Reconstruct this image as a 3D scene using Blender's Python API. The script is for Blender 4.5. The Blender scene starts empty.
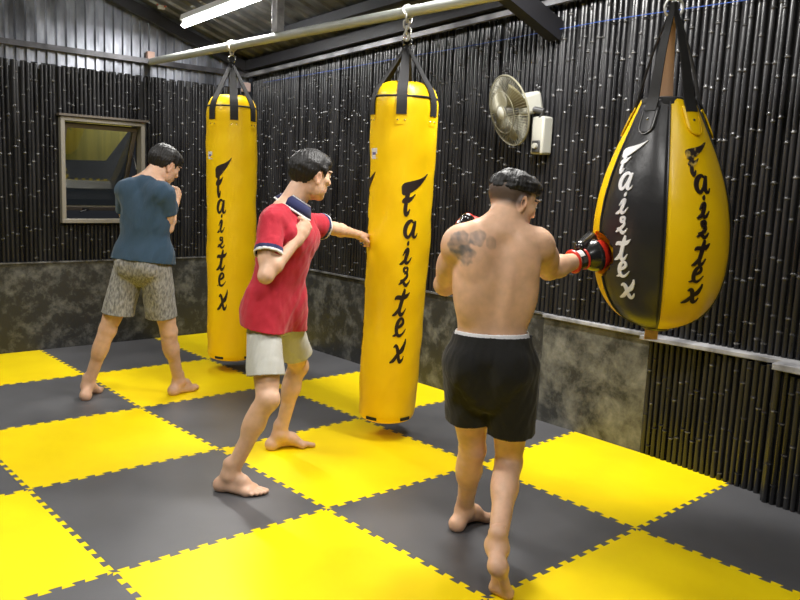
import bpy, bmesh, math, random
import numpy as np
from mathutils import Vector, Matrix

random.seed(7)
rng = np.random.default_rng(7)
scene = bpy.context.scene
COL = scene.collection
V = lambda *a: np.array(a, float)


def nrm(v):
    v = np.asarray(v, float)
    return v / (np.linalg.norm(v) + 1e-12)


# ------------------------------------------------------------------ materials
def mat(name, color=(.5, .5, .5), rough=.5, metal=0., spec=.5, coat=0., emit=None, estr=0.):
    m = bpy.data.materials.new(name)
    m.use_nodes = True
    b = m.node_tree.nodes['Principled BSDF']
    b.inputs['Base Color'].default_value = (*color, 1)
    b.inputs['Roughness'].default_value = rough
    b.inputs['Metallic'].default_value = metal
    b.inputs['Specular IOR Level'].default_value = spec
    b.inputs['Coat Weight'].default_value = coat
    if emit:
        b.inputs['Emission Color'].default_value = (*emit, 1)
        b.inputs['Emission Strength'].default_value = estr
    return m


def noise_col(m, c1, c2, scale=10., detail=6., lo=.35, hi=.65, stretch=None, rough_var=None, dist=0.):
    """base colour = noise mix of two real colours of the surface"""
    nt = m.node_tree; N = nt.nodes; L = nt.links; b = N['Principled BSDF']
    tc = N.new('ShaderNodeTexCoord'); mp = N.new('ShaderNodeMapping')
    L.new(tc.outputs['Object'], mp.inputs['Vector'])
    if stretch: mp.inputs['Scale'].default_value = stretch
    n = N.new('ShaderNodeTexNoise'); n.inputs['Scale'].default_value = scale
    n.inputs['Detail'].default_value = detail; n.inputs['Distortion'].default_value = dist
    L.new(mp.outputs['Vector'], n.inputs['Vector'])
    r = N.new('ShaderNodeValToRGB')
    r.color_ramp.elements[0].position = lo; r.color_ramp.elements[1].position = hi
    r.color_ramp.elements[0].color = (*c1, 1); r.color_ramp.elements[1].color = (*c2, 1)
    L.new(n.outputs['Fac'], r.inputs['Fac'])
    L.new(r.outputs['Color'], b.inputs['Base Color'])
    if rough_var:
        q = N.new('ShaderNodeMapRange'); q.inputs['To Min'].default_value = rough_var[0]; q.inputs['To Max'].default_value = rough_var[1]
        L.new(n.outputs['Fac'], q.inputs['Value']); L.new(q.outputs['Result'], b.inputs['Roughness'])
    return n, r


def bump(m, scale=200., strength=.2, dist=.002, detail=3., stretch=None):
    nt = m.node_tree; N = nt.nodes; L = nt.links; b = N['Principled BSDF']
    tc = N.new('ShaderNodeTexCoord'); mp = N.new('ShaderNodeMapping')
    if stretch: mp.inputs['Scale'].default_value = stretch
    L.new(tc.outputs['Object'], mp.inputs['Vector'])
    n = N.new('ShaderNodeTexNoise'); n.inputs['Scale'].default_value = scale; n.inputs['Detail'].default_value = detail
    L.new(mp.outputs['Vector'], n.inputs['Vector'])
    bp = N.new('ShaderNodeBump'); bp.inputs['Strength'].default_value = strength; bp.inputs['Distance'].default_value = dist
    L.new(n.outputs['Fac'], bp.inputs['Height']); L.new(bp.outputs['Normal'], b.inputs['Normal'])


def attr_col(m, attr='Col', speck=0.0, scale=60.):
    """colour attribute holds what colour the thing really is there (lips, hair stubble, ink, stripes)"""
    nt = m.node_tree; N = nt.nodes; L = nt.links; b = N['Principled BSDF']
    a = N.new('ShaderNodeAttribute'); a.attribute_name = attr
    if speck:
        tc = N.new('ShaderNodeTexCoord'); n = N.new('ShaderNodeTexNoise'); n.inputs['Scale'].default_value = scale; n.inputs['Detail'].default_value = 4
        L.new(tc.outputs['Object'], n.inputs['Vector'])
        mr = N.new('ShaderNodeMapRange'); mr.inputs['From Min'].default_value = .3; mr.inputs['From Max'].default_value = .7
        mr.inputs['To Min'].default_value = 1 - speck; mr.inputs['To Max'].default_value = 1 + speck
        L.new(n.outputs['Fac'], mr.inputs['Value'])
        vm = N.new('ShaderNodeVectorMath'); vm.operation = 'SCALE'
        L.new(a.outputs['Color'], vm.inputs[0]); L.new(mr.outputs['Result'], vm.inputs['Scale'])
        L.new(vm.outputs['Vector'], b.inputs['Base Color'])
    else:
        L.new(a.outputs['Color'], b.inputs['Base Color'])
    return m


# ------------------------------------------------------------------ object helpers
def link(o, parent=None):
    COL.objects.link(o)
    if parent is not None: o.parent = parent
    return o


def tag(o, label=None, cat=None, group=None, kind=None):
    if label: o['label'] = label
    if cat: o['category'] = cat
    if group: o['group'] = group
    if kind: o['kind'] = kind
    return o


def empty(name, loc, label=None, cat=None, group=None, kind=None):
    o = bpy.data.objects.new(name, None)
    o.location = loc; o.empty_display_size = .1
    link(o)
    return tag(o, label, cat, group, kind)


class MB:
    """collects shapes into ONE mesh; coordinates are world, `org` is subtracted on build"""
    def __init__(s): s.v = []; s.f = []; s.m = []

    def add(s, v, f, mi=0):
        o = len(s.v); s.v += [tuple(float(c) for c in p) for p in v]
        s.f += [tuple(i + o for i in q) for q in f]
        s.m += ([mi] * len(f) if isinstance(mi, int) else list(mi))
        return s

    def box(s, c, size, R=None, mi=0):
        c = np.array(c, float); h = np.array(size, float) / 2
        P = np.array([[x, y, z] for x in (-1, 1) for y in (-1, 1) for z in (-1, 1)]) * h
        if R is not None: P = P @ np.array(R, float)
        return s.add(P + c, [(0, 1, 3, 2), (4, 6, 7, 5), (0, 4, 5, 1), (2, 3, 7, 6), (0, 2, 6, 4), (1, 5, 7, 3)], mi)

    def tube(s, pts, r, n=10, mi=0, caps=True, closed=False, flat=None):
        """swept tube; r scalar or per point; flat=(normal, ratio) flattens section"""
        P = np.array(pts, float); k = len(P)
        r = np.full(k, r) if np.isscalar(r) else np.array(r, float)
        T = np.gradient(P, axis=0) if not closed else np.roll(P, -1, 0) - np.roll(P, 1, 0)
        T /= np.linalg.norm(T, axis=1)[:, None] + 1e-12
        a = V(0, 0, 1) if abs(T[0][2]) < .9 else V(1, 0, 0)
        u = nrm(np.cross(T[0], a)); vs = []
        for i in range(k):
            u = nrm(u - T[i] * (u @ T[i])); w = np.cross(T[i], u)
            for j in range(n):
                t = 2 * math.pi * j / n
                vs.append(P[i] + r[i] * (math.cos(t) * u + math.sin(t) * w))
        fs = []
        for i in range(k if closed else k - 1):
            i2 = (i + 1) % k
            for j in range(n):
                fs.append((i * n + j, i * n + (j + 1) % n, i2 * n + (j + 1) % n, i2 * n + j))
        if caps and not closed:
            fs.append(tuple(range(n))[::-1]); fs.append(tuple((k - 1) * n + j for j in range(n)))
        return s.add(vs, fs, mi)

    def ribbon(s, pts, nor, w, th, mi=0):
        """flat strap along pts with given normals"""
        P = np.array(pts, float); k = len(P); vs = []
        T = np.gradient(P, axis=0)
        w = np.full(k, w) if np.isscalar(w) else np.array(w, float)
        for i in range(k):
            t = nrm(T[i]); nn = nrm(nor[i] if len(np.shape(nor)) > 1 else nor)
            sd = nrm(np.cross(t, nn)); nn = np.cross(sd, t)
            for a, b in ((-1, -1), (1, -1), (1, 1), (-1, 1)):
                vs.append(P[i] + sd * a * w[i] / 2 + nn * b * th / 2)
        fs = []
        for i in range(k - 1):
            for j in range(4):
                fs.append((i * 4 + j, i * 4 + (j + 1) % 4, i * 4 + 4 + (j + 1) % 4, i * 4 + 4 + j))
        fs += [(3, 2, 1, 0), tuple((k - 1) * 4 + j for j in range(4))]
        return s.add(vs, fs, mi)

    def revolve(s, prof, c=(0, 0, 0), axis=(0, 0, 1), n=32, mi=0, a0=0., a1=2 * math.pi):
        """prof: list of (r, h) along axis from c"""
        ax = nrm(axis); u = nrm(np.cross(ax, V(1, 0, 0) if abs(ax[0]) < .9 else V(0, 1, 0))); w = np.cross(ax, u)
        full = abs(a1 - a0 - 2 * math.pi) < 1e-6; m = n if full else n + 1
        vs = []
        for r, h in prof:
            for j in range(m):
                t = a0 + (a1 - a0) * j / n
                vs.append(np.array(c) + ax * h + max(r, 1e-5) * (math.cos(t) * u + math.sin(t) * w))
        fs = []
        for i in range(len(prof) - 1):
            for j in range(n):
                j2 = (j + 1) % m
                fs.append((i * m + j, i * m + j2, (i + 1) * m + j2, (i + 1) * m + j))
        return s.add(vs, fs, mi)

    def build(s, name, mats, parent=None, org=None, smooth=True, angle=40, bevel=0., kind=None):
        if org is None:
            org = np.array(parent.matrix_world.translation) if parent is not None and parent.type == 'EMPTY' else V(0, 0, 0)
            if parent is not None:
                org = np.array(world_loc(parent))
        if not isinstance(mats, (list, tuple)): mats = [mats]
        me = bpy.data.meshes.new(name)
        A = np.array(s.v) - np.array(org)
        me.from_pydata(A.tolist(), [], s.f)
        for m in mats: me.materials.append(m)
        me.polygons.foreach_set('material_index', s.m)
        bm = bmesh.new(); bm.from_mesh(me)
        bmesh.ops.recalc_face_normals(bm, faces=bm.faces)
        bm.to_mesh(me); bm.free()
        if smooth:
            me.polygons.foreach_set('use_smooth', [True] * len(me.polygons))
            if angle: me.set_sharp_from_angle(angle=math.radians(angle))
        me.update()
        o = bpy.data.objects.new(name, me); link(o, parent)
        if parent is None: o.location = org
        if bevel:
            b = o.modifiers.new('bevel', 'BEVEL'); b.width = bevel; b.segments = 2; b.limit_method = 'ANGLE'
        if kind: o['kind'] = kind
        return o


def world_loc(o):
    l = np.array(o.location)
    return l + world_loc(o.parent) if o.parent is not None else l


def box_obj(name, c, size, m, parent=None, bevel=0., kind=None, R=None, smooth=False):
    b = MB().box(c, size, R)
    return b.build(name, m, parent, org=(np.array(c) if parent is None else None), smooth=smooth, bevel=bevel, kind=kind)
LAMP_EMIT = 14.; LAMP_W = 60.; EXPO = .42
# ------------------------------------------------------------------ camera
# the room: x along the back wall, y towards the back, z up; one foam mat = 1 m
WX, WY = 2.972, 1.0          # side wall plane, back wall plane
cam_d = bpy.data.cameras.new('camera'); cam = bpy.data.objects.new('camera', cam_d); link(cam)
cam_d.sensor_width = 36.; cam_d.lens = 36. * 790.65 / 800.; cam_d.clip_start = .05
cam_d.sensor_fit = 'HORIZONTAL'
_yaw, _pit, _rol = .734169, -.146747, .043241
_f = V(math.sin(_yaw) * math.cos(_pit), math.cos(_yaw) * math.cos(_pit), math.sin(_pit))
_r = nrm(np.cross(_f, V(0, 0, 1))); _u = np.cross(_r, _f)
_rr = math.cos(_rol) * _r + math.sin(_rol) * _u; _uu = -math.sin(_rol) * _r + math.cos(_rol) * _u
CAMLOC = V(-1.10484, -5.77640, 1.50221)
cam.matrix_world = Matrix(((_rr[0], _uu[0], -_f[0], CAMLOC[0]), (_rr[1], _uu[1], -_f[1], CAMLOC[1]), (_rr[2], _uu[2], -_f[2], CAMLOC[2]), (0, 0, 0, 1)))
scene.camera = cam

# ------------------------------------------------------------------ materials of the room
M = {}
M['bamboo'] = mat('black_bamboo', (.016, .016, .018), .36, spec=.6)
noise_col(M['bamboo'], (.005, .005, .006), (.018, .018, .020), 14, 4, stretch=(1, 1, .12), rough_var=(.20, .36))
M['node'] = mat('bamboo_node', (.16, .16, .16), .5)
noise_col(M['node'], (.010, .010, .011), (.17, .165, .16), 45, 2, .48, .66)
M['backing'] = mat('wall_backing', (.006, .006, .007), .8)
M['dado'] = mat('painted_concrete', (.03, .03, .03), .5)
noise_col(M['dado'], (.022, .023, .023), (.19, .19, .17), 8.5, 15, .47, .80, dist=.15, rough_var=(.3, .62))
M['dado'].node_tree.nodes['Noise Texture'].inputs['Roughness'].default_value = .68
bump(M['dado'], 30, .25, .004, 8)
M['dadolight'] = mat('scuffed_concrete', (.06, .06, .055), .45)
noise_col(M['dadolight'], (.03, .031, .028), (.26, .255, .21), 5.5, 15, .40, .76, dist=.2, rough_var=(.3, .6))
M['dadolight'].node_tree.nodes['Noise Texture'].inputs['Roughness'].default_value = .66
bump(M['dadolight'], 30, .25, .004, 8)
M['ledge'] = mat('ledge_cement', (.33, .33, .34), .6)
noise_col(M['ledge'], (.14, .14, .145), (.36, .36, .37), 9, 8)
M['ledgedark'] = mat('ledge_painted', (.05, .05, .05), .5)
noise_col(M['ledgedark'], (.025, .025, .025), (.14, .14, .14), 11, 8)
M['sheet'] = mat('dark_metal_sheet', (.17, .18, .205), .4, metal=.7)
noise_col(M['sheet'], (.12, .127, .145), (.40, .42, .475), 6, 6, stretch=(1, 1, .4), rough_var=(.34, .52))
M['roof'] = mat('roof_sheet', (.12, .12, .12), .42, metal=.55)
noise_col(M['roof'], (.085, .088, .098), (.22, .225, .245), 5, 6, rough_var=(.3, .55))
M['steel'] = mat('painted_steel', (.06, .06, .066), .42, metal=.3)
noise_col(M['steel'], (.035, .035, .04), (.10, .10, .112), 8, 5)
M['steelmid'] = mat('grey_zinc', (.2, .2, .21), .45, metal=.4)
noise_col(M['steelmid'], (.10, .10, .11), (.30, .30, .315), 5, 6)
M['steeldark'] = mat('black_steel', (.014, .014, .017), .5)
M['steellight'] = mat('zinc_steel', (.34, .34, .35), .42, metal=.5)
noise_col(M['steellight'], (.2, .2, .21), (.5, .5, .52), 10, 5)
M['pipe'] = mat('pale_pipe', (.46, .48, .44), .42, metal=.25)
noise_col(M['pipe'], (.43, .455, .43), (.50, .525, .50), 6, 3)
M['alu'] = mat('taupe_aluminium', (.23, .215, .185), .4, metal=.3)
M['aludark'] = mat('brown_aluminium', (.10, .085, .07), .4, metal=.3)
M['chrome'] = mat('chrome', (.75, .75, .75), .18, metal=1.)
M['glass'] = mat('window_glass', (.80, .86, .80), .02)
_g = M['glass'].node_tree.nodes['Principled BSDF']; _g.inputs['Transmission Weight'].default_value = 1.; _g.inputs['IOR'].default_value = 1.9
M['yellowmat'] = mat('yellow_foam', (.93, .70, .003), .45, spec=.25)
noise_col(M['yellowmat'], (.89, .655, .002), (.94, .715, .003), 3, 6)
bump(M['yellowmat'], 260, .10, .001)
M['blackmat'] = mat('black_foam', (.04, .041, .043), .4, spec=.6)
noise_col(M['blackmat'], (.074, .075, .080), (.112, .113, .119), 2.2, 10, .35, .75, rough_var=(.36, .52))
bump(M['blackmat'], 260, .10, .001)

# ------------------------------------------------------------------ floor under the mats
# concrete slab; outside the photographed mats the same yellow / black checker goes on
def floor_mat():
    m = mat('floor_checker', (.5, .5, .5), .42, spec=.35); nt = m.node_tree; N = nt.nodes; L = nt.links
    g = N.new('ShaderNodeNewGeometry'); ck = N.new('ShaderNodeTexChecker'); ck.inputs['Scale'].default_value = 1.
    ad = N.new('ShaderNodeVectorMath'); ad.operation = 'ADD'; ad.inputs[1].default_value = (0, 0, .5)
    L.new(g.outputs['Position'], ad.inputs[0]); L.new(ad.outputs['Vector'], ck.inputs['Vector'])
    ck.inputs['Color1'].default_value = (.93, .74, .004, 1); ck.inputs['Color2'].default_value = (.055, .056, .06, 1)
    L.new(ck.outputs['Color'], N['Principled BSDF'].inputs['Base Color']); return m


FX0 = -6.0; FY0 = -9.0
o = MB().box((WX / 2 + FX0 / 2, (WY + FY0) / 2, -.0625), (WX - FX0 + .1, WY - FY0 + .1, .08)).build('floor', floor_mat(), smooth=False, kind='structure')

# ------------------------------------------------------------------ jigsaw mats
CORN = {}
for i in range(-1, 4):
    for j in range(-1, 6):
        CORN[i, j] = V(min(i, WX) - (.004 if i == 3 else 0), -j - (.004 if j == -1 else 0), 0)

for _k, _v in {(2, 3): (2.025, -3.01), (3, 3): (WX - .004, -2.958), (3, 4): (2.955, -3.985), (2, 2): (2.012, -1.985), (1, 1): (.98, -1.02)}.items(): CORN[_k] = V(*_v, 0)


def edge_pts(a, b, flip):
    """dovetail edge from corner a to corner b, 12 teeth; flip mirrors which side the teeth lean to"""
    n = 12; d = b - a; L = np.linalg.norm(d); t = d / L; q = V(-t[1], t[0], 0) * (1 if not flip else -1)
    out = [a]; p = L / n; dep = .0115; fl = .004
    for k in range(n):
        x0 = k * p + p / 4
        for x, h in ((x0 + fl, -dep), (x0 - fl, dep), (x0 + p / 2 + fl, dep), (x0 + p / 2 - fl, -dep)):
            out.append(a + t * x + q * h)
    return out


def edge(ia, ib, lo, hi):
    a, b = CORN[ia], CORN[ib]
    horizontal = ia[1] == ib[1]
    if (horizontal and ia[1] == -1) or (not horizontal and ia[0] == 3): return [a]
    # shared direction: always generate from the lower index to the higher so neighbours agree
    if ia < ib:
        return edge_pts(a, b, False)
    e = edge_pts(b, a, False)
    return [a] + e[1:][::-1]


MATS = {
    (-1, 1): 'black foam floor mat cut by the left edge of the photo, partly seen',
    (-1, 2): 'yellow foam floor mat at the lower left edge of the photo',
    (-1, 3): 'black foam floor mat in the bottom left corner of the photo',
    (0, -1): 'yellow foam floor mat against the back wall below the window',
    (0, 0): 'black foam floor mat under the left foot of the person in the blue shirt',
    (0, 1): 'yellow foam floor mat left of centre, in front of the person in the blue shirt',
    (0, 2): 'black foam floor mat under the rear foot of the red polo person',
    (0, 3): 'large yellow foam floor mat at the bottom, left of the tiptoe foot',
    (1, -1): 'black foam floor mat at the back wall, behind the legs of the blue-shirted person',
    (1, 0): 'yellow foam floor mat under the right foot of the person in the blue shirt',
    (1, 1): 'black foam floor mat behind the right leg of the person in the red polo',
    (1, 2): 'yellow foam floor mat under the front foot of the person in the red polo',
    (1, 3): 'black foam floor mat under the shirtless person\'s feet',
    (1, 4): 'yellow foam floor mat at the bottom, right of the shirtless tiptoe foot',
    (2, -1): 'yellow foam floor mat in the room corner under the farther hanging bag',
    (2, 0): 'black foam floor mat against the right wall just behind the person in red polo',
    (2, 1): 'yellow foam floor mat against the right wall behind the nearer hanging cylinder bag',
    (2, 2): 'black foam floor mat against the right wall behind the shirtless person',
    (2, 3): 'yellow foam floor mat against the right wall, right of the shirtless person',
    (2, 4): 'black foam floor mat in the lower right corner by the bamboo box-out',
}
EXTRA = {(0, 4): 'black foam floor mat under the bottom edge of the photo, near the tiptoe', (-1, 0): 'yellow foam floor mat just beyond the left edge of the photo'}
for (i, j), lab in {**MATS, **EXTRA}.items():
    c = [(i, j + 1), (i + 1, j + 1), (i + 1, j), (i, j)]   # counter-clockwise seen from above
    pts = []
    for a, b in zip(c, c[1:] + c[:1]):
        pts += edge(a, b, None, None)
    ctr = (CORN[c[0]] + CORN[c[2]]) / 2
    pts = [ctr + (p - ctr) * .9985 for p in pts]
    pts = [p for k, p in enumerate(pts) if np.linalg.norm(p - pts[k - 1]) > 1e-5]
    n = len(pts)
    b = MB()
    b.add(pts + [p - V(0, 0, .02) for p in pts],
          [tuple(range(n)), tuple(range(n, 2 * n))[::-1]] + [(k, (k + 1) % n + 0, (k + 1) % n + n, k + n) for k in range(n)])
    o = b.build('foam_mat', M['yellowmat' if (i + j) % 2 else 'blackmat'], org=ctr - V(0, 0, .02), smooth=False)
    tag(o, lab, 'floor mat', 'interlocking foam floor mats')


# ------------------------------------------------------------------ bamboo cladding
def bamboo(mb, p0, axis, length, z0, z1, face, spacing=.035, r=.0148, top=None):
    """row of upright poles starting at p0 along axis; only the room side half is round"""
    n = int(length / spacing); ax = nrm(axis); fc = nrm(face)
    for k in range(n):
        u = (k + .5) * spacing + random.uniform(-.002, .002)
        base = np.array(p0) + ax * u + fc * random.uniform(-.003, .003); rr = r * random.uniform(.86, 1.06)
        zt = (top(base) if top else z1) - random.uniform(0, .02)
        lean = random.uniform(-.006, .006)
        zs = []; z = z0 + random.uniform(.03, .3)
        while z < zt - .03:
            zs.append(z); z += random.uniform(.20, .34)
        rings = [(z0, rr, 0)]
        for z in zs:
            rings += [(z - .012, rr, 0), (z - .006, rr * .99, 0), (z - .0035, rr * 1.12, 1), (z + .0035, rr * 1.12, 1), (z + .006, rr * .99, 0), (z + .012, rr, 0)]
        rings.append((zt, rr, 0))
        m = 7; vs = []; fs = []; mi = []
        for z, q, _ in rings:
            for a in range(m):
                t = math.pi * (a / (m - 1)) * 1.16 - math.pi * .08
                vs.append(base + ax * (q * math.cos(t) + lean * (z - z0)) + fc * q * math.sin(t) + V(0, 0, z))
        for a in range(len(rings) - 1):
            for c in range(m - 1):
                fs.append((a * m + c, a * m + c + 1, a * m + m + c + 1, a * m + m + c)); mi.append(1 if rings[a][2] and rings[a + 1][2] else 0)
        fs.append(tuple((len(rings) - 1) * m + c for c in range(m))); mi.append(0)
        mb.add(vs, fs, mi)


def roof_z(x, y): return 3.4687 - .32268 * x - .053 * (y - 1.)


# back wall: bamboo above a painted concrete dado, metal sheet above the bamboo
DZ = .715
XL = -4.0
# window opening in the back wall
wx0, wx1, wz0, wz1 = 1.19, 1.905, 1.055, 1.925
DZB = .738
wb = MB()
T = .14
for (x0, x1, z0, z1) in ((XL, wx0, DZB, 2.33), (wx1, WX, DZB, 2.33), (wx0, wx1, DZB, wz0), (wx0, wx1, wz1, 2.33)):
    wb.box(((x0 + x1) / 2, WY + .028 + T / 2, (z0 + z1) / 2), (x1 - x0, T, z1 - z0))
wall_back = wb.build('wall_back', M['backing'], smooth=False, kind='structure')
bb = MB()
seg = ((XL, wx0 - .005, DZB, 2.33), (wx1 + .005, WX, DZB, 2.33), (wx0 - .005, wx1 + .005, DZB, wz0 - .01), (wx0 - .005, wx1 + .005, wz1 + .012, 2.33))
for x0, x1, z0, z1 in seg:
    bamboo(bb, (x0, WY + .017, 0), (1, 0, 0), x1 - x0, z0, z1, (0, -1, 0))
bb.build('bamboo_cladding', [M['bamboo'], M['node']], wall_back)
d = MB(); d.box(((XL + WX) / 2, WY + .1, DZB / 2 - .02), (WX - XL, .2, DZB + .04)); d.build('concrete_dado', M['dado'], wall_back, smooth=False)
d = MB(); d.box(((XL + WX) / 2, WY - .001, DZB - .006), (WX - XL, .03, .012)); d.build('dado_ledge', M['ledgedark'], wall_back, smooth=False)

# corrugated metal sheet of the gable
def corr_profile(L, pitch=.078, h=.022):
    out = []; x = 0
    while x < L:
        out += [(x, 0), (x + pitch * .55, 0), (x + pitch * .63, h), (x + pitch * .92, h)]
        x += pitch
    return out


sb = MB(); pr = corr_profile(WX - XL); vs = []; fs = []
for u, h in pr:
    x = min(XL + u, WX)
    vs += [(x, WY + .05 - h, 2.28), (x, WY + .05 - h, roof_z(x, WY) + .02)]
for k in range(len(pr) - 1): fs.append((2 * k, 2 * k + 1, 2 * k + 3, 2 * k + 2))
sb.add(vs, fs); g = sb.build('gable_sheet', M['sheet'], wall_back, smooth=False)
sm = g.modifiers.new('solid', 'SOLIDIFY'); sm.thickness = .002

# right wall
YE = -7.0
rb = MB(); rb.box((WX + .03 + .06, (WY + YE) / 2, (DZ + 2.7) / 2), (.12, WY - YE, 2.7 - DZ))
wall_right = rb.build('wall_right', M['backing'], smooth=False, kind='structure')
bb = MB()
bamboo(bb, (WX + .017, WY, 0), (0, -1, 0), WY - YE, DZ - .01, 2.6, (-1, 0, 0), top=lambda b: roof_z(WX, b[1]) - .03)
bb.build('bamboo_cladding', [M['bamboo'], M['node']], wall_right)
d = MB(); d.box((WX + .1, (WY - 2.66) / 2, DZ / 2 - .02), (.2, WY + 2.66, DZ + .02)); d.build('concrete_dado', M['dado'], wall_right, smooth=False)
d = MB(); d.box((WX + .098, (-2.66 - 3.42) / 2, DZ / 2 - .03), (.2, .76, DZ - .0)); d.build('scuffed_dado', M['dadolight'], wall_right, smooth=False)
d = MB(); d.box((WX - .002, (WY - 2.66) / 2, DZ - .006), (.03, WY + 2.66, .012)); d.build('dado_ledge', M['ledgedark'], wall_right, smooth=False)
d = MB(); d.box((WX + .0, (-2.66 - 3.42) / 2, DZ - .016), (.05, .76, .024)); d.box((WX - .02, (-3.42 - 4.2) / 2, DZ - .018), (.12, .80, .026), R=np.array([[math.cos(.07), math.sin(.07), 0], [-math.sin(.07), math.cos(.07), 0], [0, 0, 1]])); d.build('cement_ledge', M['ledge'], wall_right, smooth=False, bevel=.004)
d = MB(); d.box((WX + .075, (-3.42 + YE) / 2, DZ / 2 - .03), (.11, -YE - 3.42, DZ)); d.build('lower_backing', M['backing'], wall_right, smooth=False)
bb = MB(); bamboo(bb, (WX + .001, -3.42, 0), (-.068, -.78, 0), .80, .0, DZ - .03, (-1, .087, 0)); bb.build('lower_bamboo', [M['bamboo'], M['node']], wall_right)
# box-out at the right edge
d = MB(); d.box((WX - .06, (-4.22 + YE) / 2, DZ / 2 - .03), (.17, -YE - 4.22, DZ - .02)); d.build('box_out', M['backing'], wall_right, smooth=False)
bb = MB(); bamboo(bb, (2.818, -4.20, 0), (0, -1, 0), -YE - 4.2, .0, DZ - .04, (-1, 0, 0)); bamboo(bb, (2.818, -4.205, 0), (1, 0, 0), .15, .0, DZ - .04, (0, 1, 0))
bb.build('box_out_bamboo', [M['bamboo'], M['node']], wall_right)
d = MB(); d.box((2.885, (-4.19 + YE) / 2, DZ - .02), (.19, -YE - 4.19, .034)); d.build('box_out_ledge', M['ledge'], wall_right, smooth=False, bevel=.004)

# ------------------------------------------------------------------ roof (ribs run down the slope)
rb = MB(); ys = []; y = YE
while y < WY + .1:
    ys += [(y, 0), (y + .10, 0), (y + .112, -.02), (y + .145, -.02)]; y += .157
xs = (XL, WX + .35); vs = []; fs = []
for yy, h in ys:
    for x in xs: vs.append((x, yy, roof_z(x, yy) + .06 + h))
for k in range(len(ys) - 1): fs.append((2 * k, 2 * k + 1, 2 * k + 3, 2 * k + 2))
rb.add(vs, fs); roof = rb.build('ceiling', M['roof'], smooth=False, kind='structure')
sm = roof.modifiers.new('solid', 'SOLIDIFY'); sm.thickness = .004; sm.offset = 1


def beam(name, a, b, w, h, m, up=(0, 0, 1), kind='structure'):
    a = np.array(a, float); b = np.array(b, float); t = nrm(b - a); s = nrm(np.cross(t, up)); q = np.cross(s, t)
    mb = MB().box((a + b) / 2, (np.linalg.norm(b - a), w, h), R=np.array([t, s, q]))
    return mb.build(name, m, org=(a + b) / 2, smooth=False, kind=kind)


def onroof(x, y, d): return V(x, y, roof_z(x, y) - d)


beam('trim_1', onroof(2.90, .97, .095), onroof(2.90, -6.9, .095), .03, .034, M['steelmid'])          # zinc purlin on the side wall
beam('trim_2', onroof(2.88, .97, .02), onroof(2.88, -6.9, .02), .06, .085, M['steeldark'])
beam('trim_3', onroof(2.62, .97, .0), onroof(2.62, -6.9, .0), .06, .07, M['steeldark'])
beam('trim_4', onroof(1.40, .97, .0), onroof(1.40, -6.9, .0), .06, .07, M['steeldark'])
beam('trim_5', onroof(2.968, -2.60, .235), onroof(-3.5, -2.60, .235), .09, .12, M['steeldark'])      # rafter
beam('trim_6', onroof(2.95, .93, .03), onroof(-3.5, .93, .03), .06, .09, M['steeldark'])
o = MB().box((-.5, WY - .015, 2.452), (2 * 3.47, .035, .042)).build('trim_7', M['steel'], smooth=False, kind='structure')   # angle iron across the gable
# bright clip on the rafter
o = box_obj('trim_8', onroof(2.66, -2.54, .19), (.05, .02, .10), M['steellight'], kind='structure')

# ------------------------------------------------------------------ window (awning sash pushed outwards)
win = empty('window_1', (wx0, WY, wz0), kind='structure')
fw, fd = .034, .10
fb = MB()
yc = WY + .02
fb.box(((wx0 + wx1) / 2, yc, wz1 - fw / 2), (wx1 - wx0, fd, fw)); fb.box(((wx0 + wx1) / 2, yc, wz0 + fw / 2), (wx1 - wx0, fd, fw))
fb.box((wx0 + fw / 2, yc, (wz0 + wz1) / 2), (fw, fd, wz1 - wz0 - 2 * fw)); fb.box((wx1 - fw / 2, yc, (wz0 + wz1) / 2), (fw, fd, wz1 - wz0 - 2 * fw))
fb.build('frame', M['alu'], win, smooth=False, bevel=.003)
hood = MB().box(((wx0 + wx1) / 2, WY - .025, wz1 + .012), (wx1 - wx0 + .04, .07, .018)); hood.build('head_trim', M['aludark'], win, smooth=False)
th = math.radians(24); hz = wz1 - fw - .012; hy = WY + .045
sd = V(0, math.sin(th), -math.cos(th)); sn = V(0, -math.cos(th), -math.sin(th)); H = .80; W0, W1 = wx0 + fw + .008, wx1 - fw - .008
O = V((W0 + W1) / 2, hy, hz); RR = np.array([V(1, 0, 0), sn, sd])
sb = MB(); b = .036
sb.box(O + sd * b / 2, (W1 - W0, .035, b), RR); sb.box(O + sd * (H - b / 2), (W1 - W0, .035, b), RR)
for x in (W0 + b / 2, W1 - b / 2): sb.box(V(x, hy, hz) + sd * H / 2, (b, .035, H - 2 * b), RR)
sash = sb.build('sash', M['aludark'], win, smooth=False, bevel=.002)
MB().box(O + sd * H / 2, (W1 - W0 - 2 * b, .006, H - 2 * b), RR).build('pane', M['glass'], sash, smooth=False)
for x in (W0 + .004, W1 - .004): MB().tube([V(x, WY + .05, hz - .36), V(x, hy, hz) + sd * .22], .006, 6).build('stay_arm', M['chrome'], sash)
hb = MB(); hc = O + sd * (H - .02) + sn * .02
hb.box(hc + V(-.03, 0, 0) + sn * .008, (.05, .016, .03), RR); hb.tube([hc + V(-.03, 0, 0) + sn * .02, hc + V(-.09, 0, -.015) + sn * .035], .007, 6)
hb.build('handle', M['steeldark'], sash)
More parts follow.
